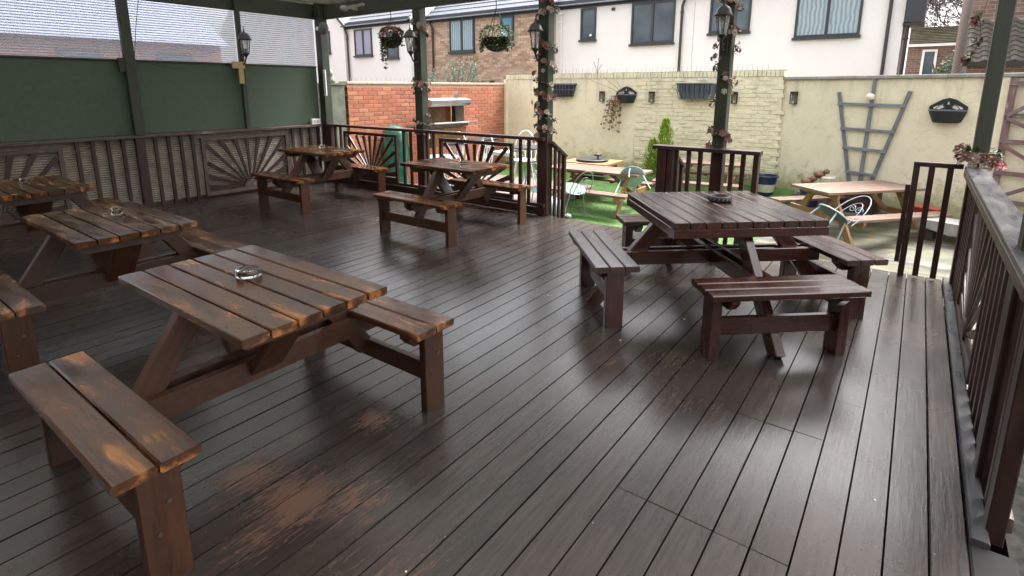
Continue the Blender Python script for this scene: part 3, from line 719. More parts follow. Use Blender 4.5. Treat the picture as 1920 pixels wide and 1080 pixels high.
plank('soffit', pg, pw(-8.30, -1, 2.945), pw(-8.30, 5.95, 2.945), .10, .02, 'roofwood')
for y in (-.2, 1.0, 2.2, 3.4, 4.6, 5.5):
    plank('purlin', pg, pw(-8.3, y, 3.04), pw(.6, y, 3.04), .06, .035, 'roofwood')
g = G(); vs = []; fs = []; nn = 240
for i in range(nn+1):
    x = -8.4+9.1*i/nn; z = 3.075+.012*math.sin(i*PI/2)
    vs += [pw(x, -2.6, z), pw(x, 6.02, z)]
for i in range(nn): fs.append((2*i, 2*i+2, 2*i+3, 2*i+1))
g.add(vs, fs); g.build('roof_sheet', M['roofsheet'], pg, True)

# lanterns ------------------------------------------------------------------
def lantern(x, y, z, face, lab, s=1.):
    """z = rim of the roof; face = direction (unit) from post to lamp"""
    fx, fy = face
    t = thing('coach_lantern', lab, 'lantern', (x, y, z), 0, 'coach lanterns on the posts')
    H = .17*s; rt = .062*s; rb = .038*s
    for i in range(6):
        a, b_ = 2*PI*i/6, 2*PI*(i+1)/6
        g = G(); g.add([(rt*math.cos(a), rt*math.sin(a), 0), (rt*math.cos(b_), rt*math.sin(b_), 0), (rb*math.cos(b_), rb*math.sin(b_), -H), (rb*math.cos(a), rb*math.sin(a), -H)], [(0, 1, 2, 3)])
        g.build('glass_pane', M['lampglass'], t)
        g = G(); g.tube([(rt*1.03*math.cos(a), rt*1.03*math.sin(a), 0), (rb*1.03*math.cos(a), rb*1.03*math.sin(a), -H)], .0045*s, 5); g.build('glazing_bar', M['bronze'], t)
    g = G(); g.lathe([(.085*s, -.006), (.088*s, .004), (.072*s, .022*s), (.064*s, .05*s), (.045*s, .075*s), (.022*s, .088*s), (.012*s, .10*s), (.006*s, .12*s), (.003*s, .165*s)], 12); g.build('cap', M['bronze'], t, True)
    g = G(); g.lathe([(.042*s, -H+.008), (.042*s, -H-.008), (.02*s, -H-.03*s), (.008*s, -H-.06*s)], 12); g.build('base', M['bronze'], t, True)
    g = G(); g.lathe([(.013*s, -H), (.015*s, -H+.05*s), (.012*s, -H+.06*s)], 10); g.build('candle', M['bronze'], t, True)
    g = G(); pts = [(0, 0, -H-.03*s)]
    for i in range(9):
        u = i/8; pts.append((-fx*.10*s*u, -fy*.10*s*u, -H-.04*s-.09*s*math.sin(u*PI*.75)))
    g.tube(pts, .009*s, 6)
    sc_ = [(-fx*.10*s+fx*.03*math.cos(q)*s*.7, -fy*.10*s+fy*.03*math.cos(q)*s*.7, -H-.09*s+.03*math.sin(q)*s) for q in [i*.7 for i in range(8)]]
    g.tube(sc_, .007*s, 5); g.build('bracket', M['bronze'], t, True)
    g = G(); g.bar((-fx*.105*s, -fy*.105*s, -H-.16*s), (-fx*.105*s, -fy*.105*s, -H-.01*s), .05*s, .02, (fx, fy, 0)); g.build('back_plate', M['bronze'], t)
lantern(-8.02, 4.29, 2.285, (1, 0), 'dark coach lantern on the thin post of the green screen wall', 1.15)
lantern(-5.88, 5.54, 2.295, (0, -1), 'dark coach lantern beside the pink flower basket', 1.15)
lantern(-3.74, 5.52, 2.25, (0, -1), 'dark coach lantern on the middle post above the thick garland', 1.15)
lantern(-1.60, 5.54, 2.27, (0, -1), 'dark coach lantern at the top of the post behind the square table', 1.05)
# post fittings
t = thing('outdoor_speaker', 'round grey outdoor speaker on the corner post near the beam', 'speaker', (-7.90, 5.52, 2.53))
g = G(); g.tube([(-.10, 0, 0), (.0, 0, 0)], .022, 8); g.build('arm', M['trim'], t)
g = G(); g.lathe([(.03, 0), (.095, .01), (.10, .05), (.09, .075), (.01, .085)], 20, (.06, .03, 0), Matrix.Rotation(R(90), 3, 'X')); g.build('housing', plain('grey_green_plastic', (.10, .11, .11), .5), t, True)
g = G(); g.lathe([(.03, 0), (.03, .02)], 12, (-.04, -.045, 0), Matrix.Rotation(R(90), 3, 'X')); g.build('lamp', M['white'], t)
t = thing('thermometer', 'narrow white thermometer strip on the corner post', 'thermometer', (-7.99, 5.575, 1.68))
G().box(-.03, .03, -.008, .008, -.21, .21).build('backboard', M['white'], t); G().box(-.006, .006, -.013, -.009, -.16, .15).build('tube', plain('blue_liquid', (.35, .42, .6), .2), t)
t = thing('floodlight', 'white floodlight fixed below the roof edge near the corner', 'floodlight', (-7.15, 5.50, 2.79))
g = G(); g.lathe([(.01, -.05), (.05, -.03), (.062, .0), (.05, .03), (.02, .04)], 14, (-.12, 0, 0)); g.build('sensor', M['concrete'], t, True)
g = G(); g.bar((-.05, 0, 0), (.34, 0, .02), .05, .035); g.bar((0, .03, -.005), (0, .16, -.01), .03, .03); g.build('arm', M['concrete'], t)

# flower garlands -----------------------------------------------------------
ROSE = {}
def rose_mesh(mat):
    if mat not in ROSE:
        g = G()
        for ring, (n_, r, h, L) in enumerate(((5, .004, .012, .020), (6, .010, .002, .024))):
            for i in range(n_):
                a = 2*PI*i/n_+ring*.5; d = Vector((math.cos(a)*.8, math.sin(a)*.8, .7 if ring == 0 else .25))
                g.leaf((r*math.cos(a), r*math.sin(a), h*.3), d, (-math.cos(a)*.4, -math.sin(a)*.4, 1), L, .027)
        g.lathe([(.004, 0), (.010, .008), (.006, .018), (.001, .02)], 6)
        me = bpy.data.meshes.new('flower'); me.from_pydata(g.v, [], g.f); me.materials.append(M[mat]); ROSE[mat] = me
    return ROSE[mat]
def garland(x, y, hw, segs, lab, seed, nfl, nleaf, tail=None, size=1.0):
    """segs: list of (z_from, z_to, turns, phase)"""
    rd = random.Random(seed); t = thing('flower_garland', lab, 'garland', (x, y, 0), 0, 'artificial rose garlands on the posts')
    lf = G(); vine = G(); paths = []
    for (z0, z1, turns, ph) in segs:
        n_ = max(10, int(abs(turns)*18)); pts = []
        for i in range(n_+1):
            u = i/n_; a = ph+2*PI*turns*u; k_ = 1/max(abs(math.cos(a)), abs(math.sin(a))); rr__ = hw*min(k_, 1.25)
            pts.append(Vector((rr__*math.cos(a), rr__*math.sin(a)*.95, z0+(z1-z0)*u+rd.uniform(-.006, .006))))
        vine.tube(pts, .005, 5); paths.append(pts)
    tot = sum(len(p) for p in paths)
    if tail: vine.tube(tail, .004, 5); paths.append([Vector(p) for p in tail])
    vine.build('vine', M['dry'], t)
    nleaf = int(nleaf*1.7)
    for _ in range(nleaf):
        p = rd.choice(paths); q = rd.choice(p); out = Vector((q.x, q.y, 0)).normalized()
        d = out*rd.uniform(.2, 1)+Vector((rd.uniform(-1, 1), rd.uniform(-1, 1), rd.uniform(-1, .8)))
        lf.leaf(q+out*rd.uniform(0, .02)+Vector((0, 0, rd.uniform(-.02, .02))), d, (rd.uniform(-1, 1), rd.uniform(-1, 1), 1), rd.uniform(.025, .05)*size, rd.uniform(.018, .032)*size)
    stuff(lf.build('leaves', M['leaf'], t))
    nfl = int(nfl*1.35)
    for i in range(nfl):
        p = rd.choice(paths); q = rd.choice(p); 
        if q.y > .03 and rd.random() < .6: q = Vector((q.x, -q.y, q.z))
        out = Vector((q.x, q.y, 0)).normalized(); d = out+Vector((rd.uniform(-.5, .5), rd.uniform(-.7, .1), rd.uniform(-.3, .7)))
        o = link('flower', rose_mesh(rd.choice(('rose', 'rosepale', 'rosepale', 'roseold', 'roseold'))), t)
        o.matrix_local = Matrix.Translation(q+out*rd.uniform(.012, .045)+Vector((0, 0, rd.uniform(-.03, .03)))) @ d.to_track_quat('Z', 'Y').to_matrix().to_4x4() @ Matrix.Scale(rd.uniform(.75, 1.3)*size, 4)
garland(-5.90, 5.74, .085, [(2.55, 2.15, 1.2, 3.6), (1.72, 1.52, 2.2, 3.), (1.22, .88, 2.3, 0.)], 'rose garland wound in bunches round the post right of the pink basket', 11, 46, 300)
garland(-3.72, 5.72, .09, [(2.62, 2.35, .8, 5.), (2.2, 1.62, 2.5, 3.), (1.62, 1.30, 1.6, 2.), (1.30, .98, 2.2, 3.)], 'longest rose garland, spiralling down the middle post under its lantern', 12, 78, 460)
garland(-1.60, 5.73, .075, [(2.45, 2.0, 2.0, 4.), (2.0, 1.42, 1.6, 0.), (1.18, 1.0, 1.2, 3.)], 'rose garland wound sparsely on the post behind the square table', 13, 34, 170)
garland(.425, 5.56, .09, [(1.08, 1.03, 2.2, 0.), (1.13, 1.09, 1.2, 1.)], 'ring of pink and cream roses round the foot of the right corner post', 14, 24, 150, tail=[(-.09, -.05, 2.45), (-.10, -.06, 2.3), (-.14, -.06, 2.1), (-.12, -.06, 1.95), (-.16, -.05, 1.82)], size=1.25)

# hanging baskets -----------------------------------------------------------
def basket(x, y, z, r, lab, seed, leafmat, flowers, trails):
    rd = random.Random(seed); t = thing('hanging_basket', lab, 'hanging basket', (x, y, z), 0, 'hanging baskets under the beam')
    g = G(); prof = [(r*math.sin(PI/2*i/8)+.002, -r*.95*math.cos(PI/2*i/8)) for i in range(9)]; prof.append((r*.9, .0)); prof.append((.01, -.01)); g.lathe(prof, 18); g.build('liner', M['moss'], t, True)
    g = G(); top = 2.70-z
    for i in range(3):
        a = 2*PI*i/3+.5; g.tube([(r*math.cos(a), r*math.sin(a), 0), (0, 0, top*.72)], .0035, 4)
    g.tube([(0, 0, top*.72), (0, 0, top)], .005, 5); g.tube([(r*math.cos(2*PI*i/18), r*math.sin(2*PI*i/18), 0) for i in range(18)], .005, 5, True); g.build('chains', M['black'], t)
    lf = G()
    for _ in range(520):
        a = rd.uniform(0, 2*PI); el = rd.uniform(-.75, 1.2); rad = r*rd.uniform(.95, 1.18)
        p = Vector((rad*math.cos(a)*math.cos(el*.8), rad*math.sin(a)*math.cos(el*.8), rad*math.sin(el)*(.75 if el > 0 else 1)))
        if el < -.15 and rd.random() < .7: continue
        lf.leaf(p, p.normalized()+Vector((rd.uniform(-.8, .8), rd.uniform(-.8, .8), rd.uniform(-.6, .5))), (rd.uniform(-1, 1), rd.uniform(-1, 1), 1), rd.uniform(.025, .05), rd.uniform(.02, .035))
    stuff(lf.build('foliage', M[leafmat], t))
    tr = G(); tl = G()
    for (a, L_) in trails:
        pts = [Vector((r*1.05*math.cos(a)*(1+.12*i/8)+rd.uniform(-.01, .01), r*1.05*math.sin(a), -L_*(i/8)**1.1)) for i in range(9)]
        tr.tube(pts, .003, 4)
        for q in pts:
            for _ in range(7): tl.leaf(q, (rd.uniform(-1, 1), rd.uniform(-1, 1), rd.uniform(-1, .3)), (rd.uniform(-1, 1), 0, 1), .04, .03)
    if trails: tr.build('trailing_stems', M['dry'], t); stuff(tl.build('trailing_leaves', M['leaf'], t))
    for i in range(flowers):
        a = rd.uniform(0, 2*PI); el = rd.uniform(.1, 1.3); p = Vector((math.cos(a)*math.cos(el), math.sin(a)*math.cos(el), math.sin(el)*.8))*r*1.15
        o = link('flower', rose_mesh(rd.choice(('rose', 'roseold', 'rose'))), t); o.matrix_local = Matrix.Translation(p) @ p.to_track_quat('Z', 'Y').to_matrix().to_4x4() @ Matrix.Scale(1.5, 4)
basket(-6.22, 5.50, 2.30, .155, 'hanging basket with pink flowers and trailing stems left of the second post', 21, 'ivy', 26, [(3.3, .30), (3.0, .22), (4.9, .42), (4.5, .30)])
basket(-4.31, 5.50, 2.20, .175, 'round mossy hanging basket of pale green leaves before the buff brick house', 22, 'paleleaf', 0, [(3.4, .14), (5.2, .12), (6.0, .14)])

# ------------------------------------------------------------------ yard walls
def put(name, mesh, parent, loc, rot=None):
    o = link(name, mesh); o.location = loc
    if rot: o.rotation_euler = rot
    o.parent = parent; return o
def boxmesh(name, sx, sy, sz, mat, c=.004):
    g = G(); g.bar((-sx/2, 0, 0), (sx/2, 0, 0), sy, sz, (0, 0, 1), c)
    me = bpy.data.meshes.new(name); me.from_pydata(g.v, [], g.f); me.materials.append(M[mat]); return me
# red brick wall along the boundary (faces +X)
rw = thing('red_brick_wall', 'red brick garden wall behind the back railing and barbecue hood', 'wall', (-8.3, 8.6, -.5))
G().box(-.22, -.012, -2.35, 2.36, 0, 2.16).build('mortar_core', M['mortar'], rw)
bm_ = boxmesh('brick', .2185, .10, .0665, 'redbrick'); bh = boxmesh('brick_half', .105, .10, .0665, 'redbrick')
rd = random.Random(5); low = G()
rows = 27; ph = .0775
cnt = 0
for r_ in range(rows):
    z = .02+ph*(r_+.5); y = -2.35+(.0 if r_ % 2 else -.112)
    while y < 2.34:
        a = max(y, -2.35); b_ = min(y+.2185, 2.35); wd = b_-a
        if wd > .03:
            if r_ >= 14 and cnt < 298:
                o = put('brick', bm_, rw, (-.052+rd.uniform(-.002, .002), (a+b_)/2, z), (0, 0, PI/2)); o.scale = (wd/.2185, 1, 1); cnt += 1
            else: low.box(-.06, -.002, a, b_, z-.033, z+.033)
        y += .2285
stuff(low.build('lower_brickwork', M['redbrick'], rw))
cap = boxmesh('coping', .44, .25, .05, 'mortar', .01)
for i in range(11): put('coping_stone', cap, rw, (-.11, -2.14+i*.45, 2.187), (0, 0, PI/2))
pr_ = thing('rendered_pier', 'grey green rendered pier between the corner post and the red brick wall', 'pier', (-8.3, 5.98, -.5))
G().box(-.25, .0, -.17, .20, 0, 2.15).build('shaft', M['pier'], pr_); G().box(-.28, .02, -.18, .21, 2.151, 2.18).build('pier_top', M['pier'], pr_)
g = G(); g.lathe([(.06, 0), (.065, .05), (.04, .09), (.03, .12), (.042, .15), (.03, .18), (.008, .23)], 14, (-8.35, 5.96, 1.682)); tag(g.build('gnome_statue', M['stone'], smooth=True), 'small white garden statue on the rendered pier', 'statue')

# cream wall 1 (faces -Y, at Y = 10.95)
cw = thing('cream_wall', 'cream painted wall, rendered at left and rough brick at right, with brick-on-edge top', 'wall', (-5.1, 10.95, -.4))
g = G(); g.box(-3.2, 3.08, .0, .22, 0, 2.20); g.build('wall_face', M['cream'], cw)
G().box(-3.19, .25, -.014, -.002, .05, 1.25).build('lower_render', M['cream'], cw)
g = G(); g.add([(-3.22, -.05, 0), (-3.14, -.05, 0), (-3.14, .0, 0), (-3.22, .0, 0), (-3.22, -.05, 2.2), (-3.14, -.05, 2.2), (-3.14, 0, 2.2), (-3.22, 0, 2.2)], [(0, 1, 5, 4), (1, 2, 6, 5), (3, 0, 4, 7), (4, 5, 6, 7)]); g.build('corner_strip', M['cream'], cw)
bo = boxmesh('edge_brick', .103, .068, .245, 'cream', .006)
bo = G(); bo.bar((0, 0, -.0515), (0, 0, .0515), .068, .245, (0, 1, 0), .005); me = bpy.data.meshes.new('edge_brick'); me.from_pydata(bo.v, [], bo.f); me.materials.append(M['cream'])
i = 0; x = -3.18
while x < 3.06:
    put('edge_brick', me, cw, (x+.034, .105+rd.uniform(-.003, .003), 2.256+rd.uniform(-.002, .002))); x += .0765
g = G(); g.box(-3.2, 3.09, -.0, .22, 2.309, 2.318); g.build('mortar_cap', M['concrete'], cw)
def lump(g, x0, x1, z0, z1, y0, rd):
    """uneven painted brick face"""
    j = lambda s_: rd.uniform(-s_, s_)
    f0 = [(x0+j(.006), y0, z0+j(.006)), (x1+j(.006), y0, z0+j(.006)), (x1+j(.006), y0, z1+j(.006)), (x0+j(.006), y0, z1+j(.006))]
    d = rd.uniform(.006, .016); f1 = [(p[0]+(.006 if i in (0, 3) else -.006), y0-d+j(.002), p[2]+(.005 if i < 2 else -.005)) for i, p in enumerate(f0)]
    g.add(f0+f1, [(4, 5, 6, 7), (0, 1, 5, 4), (1, 2, 6, 5), (2, 3, 7, 6), (3, 0, 4, 7)])
cnt = 0; lg = G()
meshes = []
for i in range(14):
    q = G(); lump(q, -.107, .107, -.033, .033, 0, rd); me = bpy.data.meshes.new('painted_brick'); me.from_pydata(q.v, [], q.f); me.materials.append(M['cream']); meshes.append(me)
for r_ in range(28):
    z = .06+.0765*r_; x = .28+(.115 if r_ % 2 else 0)+rd.uniform(-.02, .02)
    while x < 2.97:
        if rd.random() < .86:
            if r_ >= 6 and cnt < 290: put('painted_brick', rd.choice(meshes), cw, (x+.107, -.001, z+.036)); cnt += 1
            else: lump(lg, x, x+.214, z+.003, z+.069, -.001, rd)
        x += .2285
stuff(lg.build('lower_painted_brickwork', M['cream'], cw))
# bird spikes
sp_ = G()
for i in range(66):
    x = -2.95+i*.088+rd.uniform(-.01, .01)
    if i % 1 == 0: sp_.tube([(x, .10, 2.318), (x+rd.uniform(-.02, .02), .10+rd.uniform(-.02, .02), 2.318+rd.uniform(.07, .12))], .004, 4)
o = sp_.build('bird_spikes', M['concrete'], cw); 
# red wall has some too
sp_ = G()
for i in range(22): sp_.tube([(-.1, -2.2+i*.12, 2.21), (-.1+rd.uniform(-.01, .01), -2.2+i*.12, 2.29)], .004, 4)
sp_.build('bird_spikes', M['concrete'], rw)

# cream wall 2 (angled towards the camera on the right)
A2 = Vector((-2.02, 10.99, 0)); B2 = Vector((2.2, 9.30, 0)); L2 = (B2-A2).length; rz2 = math.atan2(B2.y-A2.y, B2.x-A2.x)
c2 = thing('sandy_wall', 'smooth sandy cream wall with grey concrete coping behind the right garden table', 'wall', (A2.x, A2.y, -.55), rz2)
G().box(0, L2, 0, .2, 0, 2.285).build('wall_face', M['cream2'], c2)
cp = boxmesh('coping_slab', .612, .30, .055, 'concrete', .008)
i = 0; x = .31
while x < L2: put('coping_slab', cp, c2, (x, .10, 2.315)); x += .62
def w2(s_, d, z): # local coords on wall 2: s along, d proud
    return (s_, -d, z+.55)
# fixed things on walls -------------------------------------------------------
def on2(x, y): # world x,y -> distance along wall 2
    return (Vector((x, y, 0))-A2).dot((B2-A2).normalized())
def wall_light(loc, rz, lab):
    t = thing('wall_light', lab, 'wall light', loc, rz, 'small box lanterns on the cream walls')
    G().box(-.05, .05, -.075, 0, .06, .105).build('top', M['bronze'], t)
    g = G()
    for (a, b_) in ((-.045, -.07), (.045, -.07), (-.045, -.01), (.045, -.01)): g.box(a-.006, a+.006, b_-.006, b_+.006, -.105, .06)
    g.box(-.05, .05, -.075, 0, -.115, -.105); g.build('frame', M['bronze'], t)
    G().box(-.036, .036, -.062, -.018, -.10, .06).build('glass', M['lampglass'], t)
    G().box(-.02, .02, -.05, -.02, -.104, -.06).build('lamp', M['white'], t)
wall_light((-5.62, 10.945, 1.42), 0, 'small box lantern between the wire planter and the dead plant')
wall_light((-4.47, 10.93, 1.42), 0, 'small box lantern between the dead plant and the grey trough planter')
wall_light((-2.83, 10.93, 1.42), 0, 'small box lantern just right of the garlanded post on the rough brick')
wall_light((-1.80, 10.90, 1.43), rz2, 'small box lantern at the left end of the smooth sandy wall')
def trough(loc, rz, W, H, D, lab, ribs, mat, wire):
    t = thing('wall_planter', lab, 'planter', loc, rz, 'planters on the cream wall')
    g = G(); k_ = 10
    vs = []; fs = []
    for i in range(k_+1):
        a = PI*i/k_; 
        for (s_, z) in ((1, 0), (.99, -.03), (.80, -H)):
            vs.append((W/2*s_*math.cos(a), -D*s_*(math.sin(a)**.45), z))
    for i in range(k_):
        for j in range(2): fs.append((i*3+j, i*3+3+j, i*3+4+j, i*3+1+j))
    fs.append(tuple(i*3+2 for i in range(k_+1))); fs.append(tuple(i*3 for i in range(k_, -1, -1)))
    g.add(vs, fs); g.build('tub', M[mat], t)
    rim = G(); rim.tube([(W/2*1.03*math.cos(PI*i/k_), -D*1.03*(max(0, math.sin(PI*i/k_))**.45), .004) for i in range(k_+1)], .012, 6); rim.build('rim', M['slategrey'] if ribs else M['blackmat'], t)
    if ribs:
        rb = G()
        for i in range(12):
            x = -W*.40+W*.8*i/11; rb.box(x-.010, x+.010, -D*1.0-.008, -D*.95, -H*.55, -.03)
        rb.build('ribs', M['slategrey'], t)
    wr = G()
    for i in range(9):
        x = -W*.47+W*.94*i/8; d = D*1.12*(max(.02, 1-(2*x/W)**4)**.5)
        wr.tube([(x, -d, .0), (x, -d*1.02, -H*.5), (x*.92, -d*.8, -H*.9), (x*.85, -.02, -H*1.05)], .0055, 5)
    for z in ((-.01, -H*.45) if wire else (-.01,)):
        wr.tube([(W/2*1.06*math.cos(PI*i/k_), -D*1.12*(max(0, math.sin(PI*i/k_))**.45), z) for i in range(k_+1)], .006, 5)
    sc = lambda x: [(x+.04*math.cos(q), -D*.6, -H*1.02+.03*math.sin(q)) for q in [j*.6 for j in range(11)]]
    wr.tube(sc(-.05), .005, 5); wr.tube(sc(.05), .005, 5)
    wr.build('wire_holder', M['slategrey'] if wire else M['black'], t)
trough((-6.62, 10.94, 1.68), 0, .66, .28, .16, 'black wire manger planter, leftmost on the cream wall', False, 'blackmat', True)
trough((-3.55, 10.93, 1.68), 0, .80, .30, .17, 'grey ribbed trough planter in a wire holder left of the garlanded post', True, 'slategrey', False)
def halfpot(loc, rz, W, lab, plant=False):
    t = thing('half_round_planter', lab, 'planter', loc, rz, 'half round wall planters with arched backs')
    s = W/.40
    prof = [(-.20, 0), (-.20, .06), (-.14, .10), (-.07, .145), (0, .165), (.07, .145), (.14, .10), (.20, .06), (.20, 0), (.15, -.13), (-.15, -.13)]
    g = G(); g.prism([(a*s, b_*s) for a, b_ in prof], lambda a, b_, tt: (a, -tt, b_), 0, .015); g.build('back_plate', M['blackmat'], t)
    g = G(); vs = []; fs = []; k_ = 10
    for i in range(k_+1):
        a = PI*i/k_
        for (q, z) in ((1.03, .01), (1, -.02), (.72, -.14)): vs.append((.19*q*math.cos(a)*s, -.13*q*math.sin(a)*s-.015, z*s))
    for i in range(k_):
        for j in range(2): fs.append((i*3+j, i*3+3+j, i*3+4+j, i*3+1+j))
    fs.append(tuple(i*3+2 for i in range(k_+1))); g.add(vs, fs); g.build('bowl', M['blackmat'], t, False)
    g = G(); g.tube([(.197*math.cos(PI*i/14)*s, -.135*math.sin(PI*i/14)*s-.015, .012*s) for i in range(15)], .009*s, 6); g.build('rim', M['slategrey'], t)
    g = G(); g.prism([(.18*math.cos(PI*i/10)*s, .12*math.sin(PI*i/10)*s) for i in range(11)], lambda a, b_, tt: (a, -b_-.015, tt), -.03, -.01); g.build('soil', M['soil'], t)
    g = G()
    for sx in (-1, 1):
        pl = [(sx*.045, .045), (sx*.06, .085), (sx*.09, .075), (sx*.155, .045), (sx*.15, .03), (sx*.09, .025)]
        if sx > 0: pl = pl[::-1]
        g.prism([(a*s, b_*s) for a, b_ in pl], lambda a, b_, tt: (a, -tt, b_), .0155, .018)
    g.prism([(-.012*s, .085*s), (.012*s, .085*s), (0, .125*s)], lambda a, b_, tt: (a, -tt, b_), .0155, .018)
    g.build('cut_outs', M['cream2'], t)
    g = G()
    for sx in (-1, 1): g.tube([(sx*(.03+.02*i)*s, -.02, (.05+.03*math.sin(i*.8))*s) for i in range(7)], .005*s, 5)
    g.tube([(-.10*s, -.02, .022*s), (.10*s, -.02, .022*s)], .004*s, 5); g.build('scrollwork', M['slategrey'], t)
    return t
halfpot((.335, 10.03, 1.27), rz2, .46, 'large black half round wall planter on the smooth sandy wall, right of the trellis')
halfpot((-5.05, 10.93, 1.44), 0, .46, 'black half round wall planter holding a dead hanging plant')
dp = thing('dead_plant', 'dried brown plant hanging down from the half round wall planter', 'plant', (-5.22, 10.82, 1.42))
rd2 = random.Random(9); st_ = G(); dl = G()
for i in range(26):
    a = rd2.uniform(-.22, .10); L_ = rd2.uniform(.25, .78); pts = [Vector((a*.5+(a-.03)*u*1.0+rd2.uniform(-.008, .008)+.05*math.sin(u*3)*u, rd2.uniform(-.02, .02), .05*math.sin(u*PI)-L_*u*u)) for u in [j/8 for j in range(9)]]
    st_.tube(pts, .003, 4)
    if L_ > .5:
        for q in pts[4:]:
            for _ in range(6): dl.leaf(q, (rd2.uniform(-1, 1), rd2.uniform(-1, 0), rd2.uniform(-1, .2)), (0, -1, .3), .045, .03)
for (dx, h) in ((-.72, .40), (-.36, .45), (-.05, .36), (.22, .25)):
    st_.tube([Vector((.12+(dx-.12)*u, .06, .0+h*u+.03*math.sin(u*5))) for u in [j/6 for j in range(7)]], .004, 4)
st_.build('stems', M['dry'], dp); stuff(dl.build('dry_leaves', M['dry'], dp))
tw = thing('bare_twigs', 'thin bare twigs rising over the cream wall top', 'twigs', (-5.85, 11.1, 1.9))
g = G()
for (a, h) in ((-.10, .28), (.02, .36), (.10, .22)): g.tube([Vector((a*u, 0, h*u+.02*math.sin(4*u))) for u in [j/5 for j in range(6)]], .006, 4)
g.build('twigs', M['bark'], tw)

# fan trellis on wall 2
def W2pt(s_, z, d=.03): return (s_, -d, z)
tr = thing('fan_trellis', 'grey weathered fan shaped trellis on the sandy wall', 'trellis', (A2.x, A2.y, 0), rz2)
def s2(px_x, px_y): return on2(px_x, px_y)
sB = (s2(-.78, 10.50), s2(-.62, 10.44), s2(-.47, 10.38)); sT = (s2(-1.09, 10.62), s2(-.60, 10.43), s2(-.12, 10.25))
zT = (1.53, 1.75, 1.55); zB = (.08, .08, .08)
for i, q in enumerate(zip(sB, sT)): plank('upright', tr, (q[0], -.025, zB[i]), (q[1], -.025, zT[i]), .055, .022, 'greywood', up=(0, 1, 0))
def lerp(i, z): u = (z-zB[i])/(zT[i]-zB[i]); return sB[i]+(sT[i]-sB[i])*u
for z in (1.33, .93, .62, .23): plank('crossbar', tr, (lerp(0, z)-.03, -.048, z+.01), (lerp(2, z)+.03, -.048, z-.0), .05, .02, 'greywood', up=(0, 1, 0))
g = G(); g.lathe([(.001, -.055)]+[(.062*math.sin(PI*i/10), -.055*math.cos(PI*i/10)) for i in range(1, 10)]+[(.001, .055)], 16, (-.64, 10.36, 1.46)); tag(g.build('globe_lamp', plain('cream_globe', (.8, .76, .62), .4, var=.05), smooth=True), 'cream globe lamp at the top of the fan trellis', 'lamp')
# maroon lattice frame far right
lt = thing('lattice_panel', 'flaking maroon timber lattice panel on the cream board at the right edge', 'lattice', (A2.x, A2.y, 0), rz2)
s0 = s2(.98, 9.80)
plank('cream_board', lt, (s0-.10, -.02, -.45), (s0-.10, -.02, 1.735), .11, .03, 'greywood', up=(0, 1, 0)).data = (lambda me: (me.materials.clear(), me.materials.append(M['cream2']), me)[2])(boxmesh('board', 2.185, .11, .03, 'cream2'))
plank('stile', lt, (s0, -.045, -.45), (s0, -.045, 1.72), .07, .035, 'lattice', up=(0, 1, 0))
for z in (1.66, 1.24, .90, .48, .1, -.3): plank('lattice_rail', lt, (s0-.03, -.07, z), (s0+1.0, -.07, z-.0), .06, .02, 'lattice', up=(0, 1, 0))
for (a, b_) in ((1.24, 1.62), (1.20, .95), (.86, .52), (.12, .44), (.08, -.25)): plank('lattice_brace', lt, (s0, -.092, a), (s0+.55, -.092, b_), .05, .018, 'lattice', up=(0, 1, 0))

# ------------------------------------------------------------------ garden furniture
def garden_table(loc, rz, L, lab, W=.70, seats=True, k=1.):
    t = thing('garden_picnic_table', lab, 'picnic table', loc, rz, 'pale wooden picnic tables in the garden')
    H = .71; hs_ = .425; nb = 5; p = W/nb
    for i in range(nb): plank('tabletop_board', t, (-L/2, -W/2+p*(i+.5), H-.018), (L/2, -W/2+p*(i+.5), H-.018), p-.004, .036, 'garden', c=.003)
    for sx in (-1, 1):
        X = sx*(L/2-.24)
        for sy in (-1, 1): plank('leg', t, (X, sy*.17, H-.04), (X, sy*.58, 0), .095, .045, 'gardenleg', up=(1, 0, 0))
        g = G(); g.prism([(-.80, .385), (.80, .385), (.80, .35), (.75, .30), (-.75, .30), (-.80, .35)], lambda a, b_, tt: (X+sx*.045+tt, a, b_), -.02, .02); g.build('beam', M['gardenleg'], t)
        plank('batten', t, (X+sx*.045, -W/2+.03, H-.07), (X+sx*.045, W/2-.03, H-.07), .04, .065, 'gardenleg')
        plank('brace', t, (X*.35, 0, H-.05), (X, 0, .34), .07, .03, 'gardenleg', up=(0, 1, 0))
    plank('batten', t, (0, -W/2+.04, H-.055), (0, W/2-.04, H-.055), .06, .035, 'gardenleg')
    for sy in (-1, 1):
        for q in (-1, 1): plank('seat_board', t, (-L/2, sy*.68+q*.062, hs_-.018), (L/2, sy*.68+q*.062, hs_-.018), .118, .036, 'garden', c=.003)
        plank('seat_batten', t, (0, sy*.68-.11, hs_-.05), (0, sy*.68+.11, hs_-.05), .06, .03, 'gardenleg')
    return t
garden_table((-.586, 9.165, -.5), math.atan2(1.2, 1.04), 1.60, 'pale wooden picnic table on the mossy concrete before the trellis', W=.73)
garden_table((-4.42, 8.52, -.5), R(1.5), 1.75, 'pale wooden picnic table on the artificial lawn beside the handrail')
garden_table((-3.05, 9.95, -.42), R(10), 1.45, 'pale picnic table seen through the short railing, nearest the conifer', W=.6)

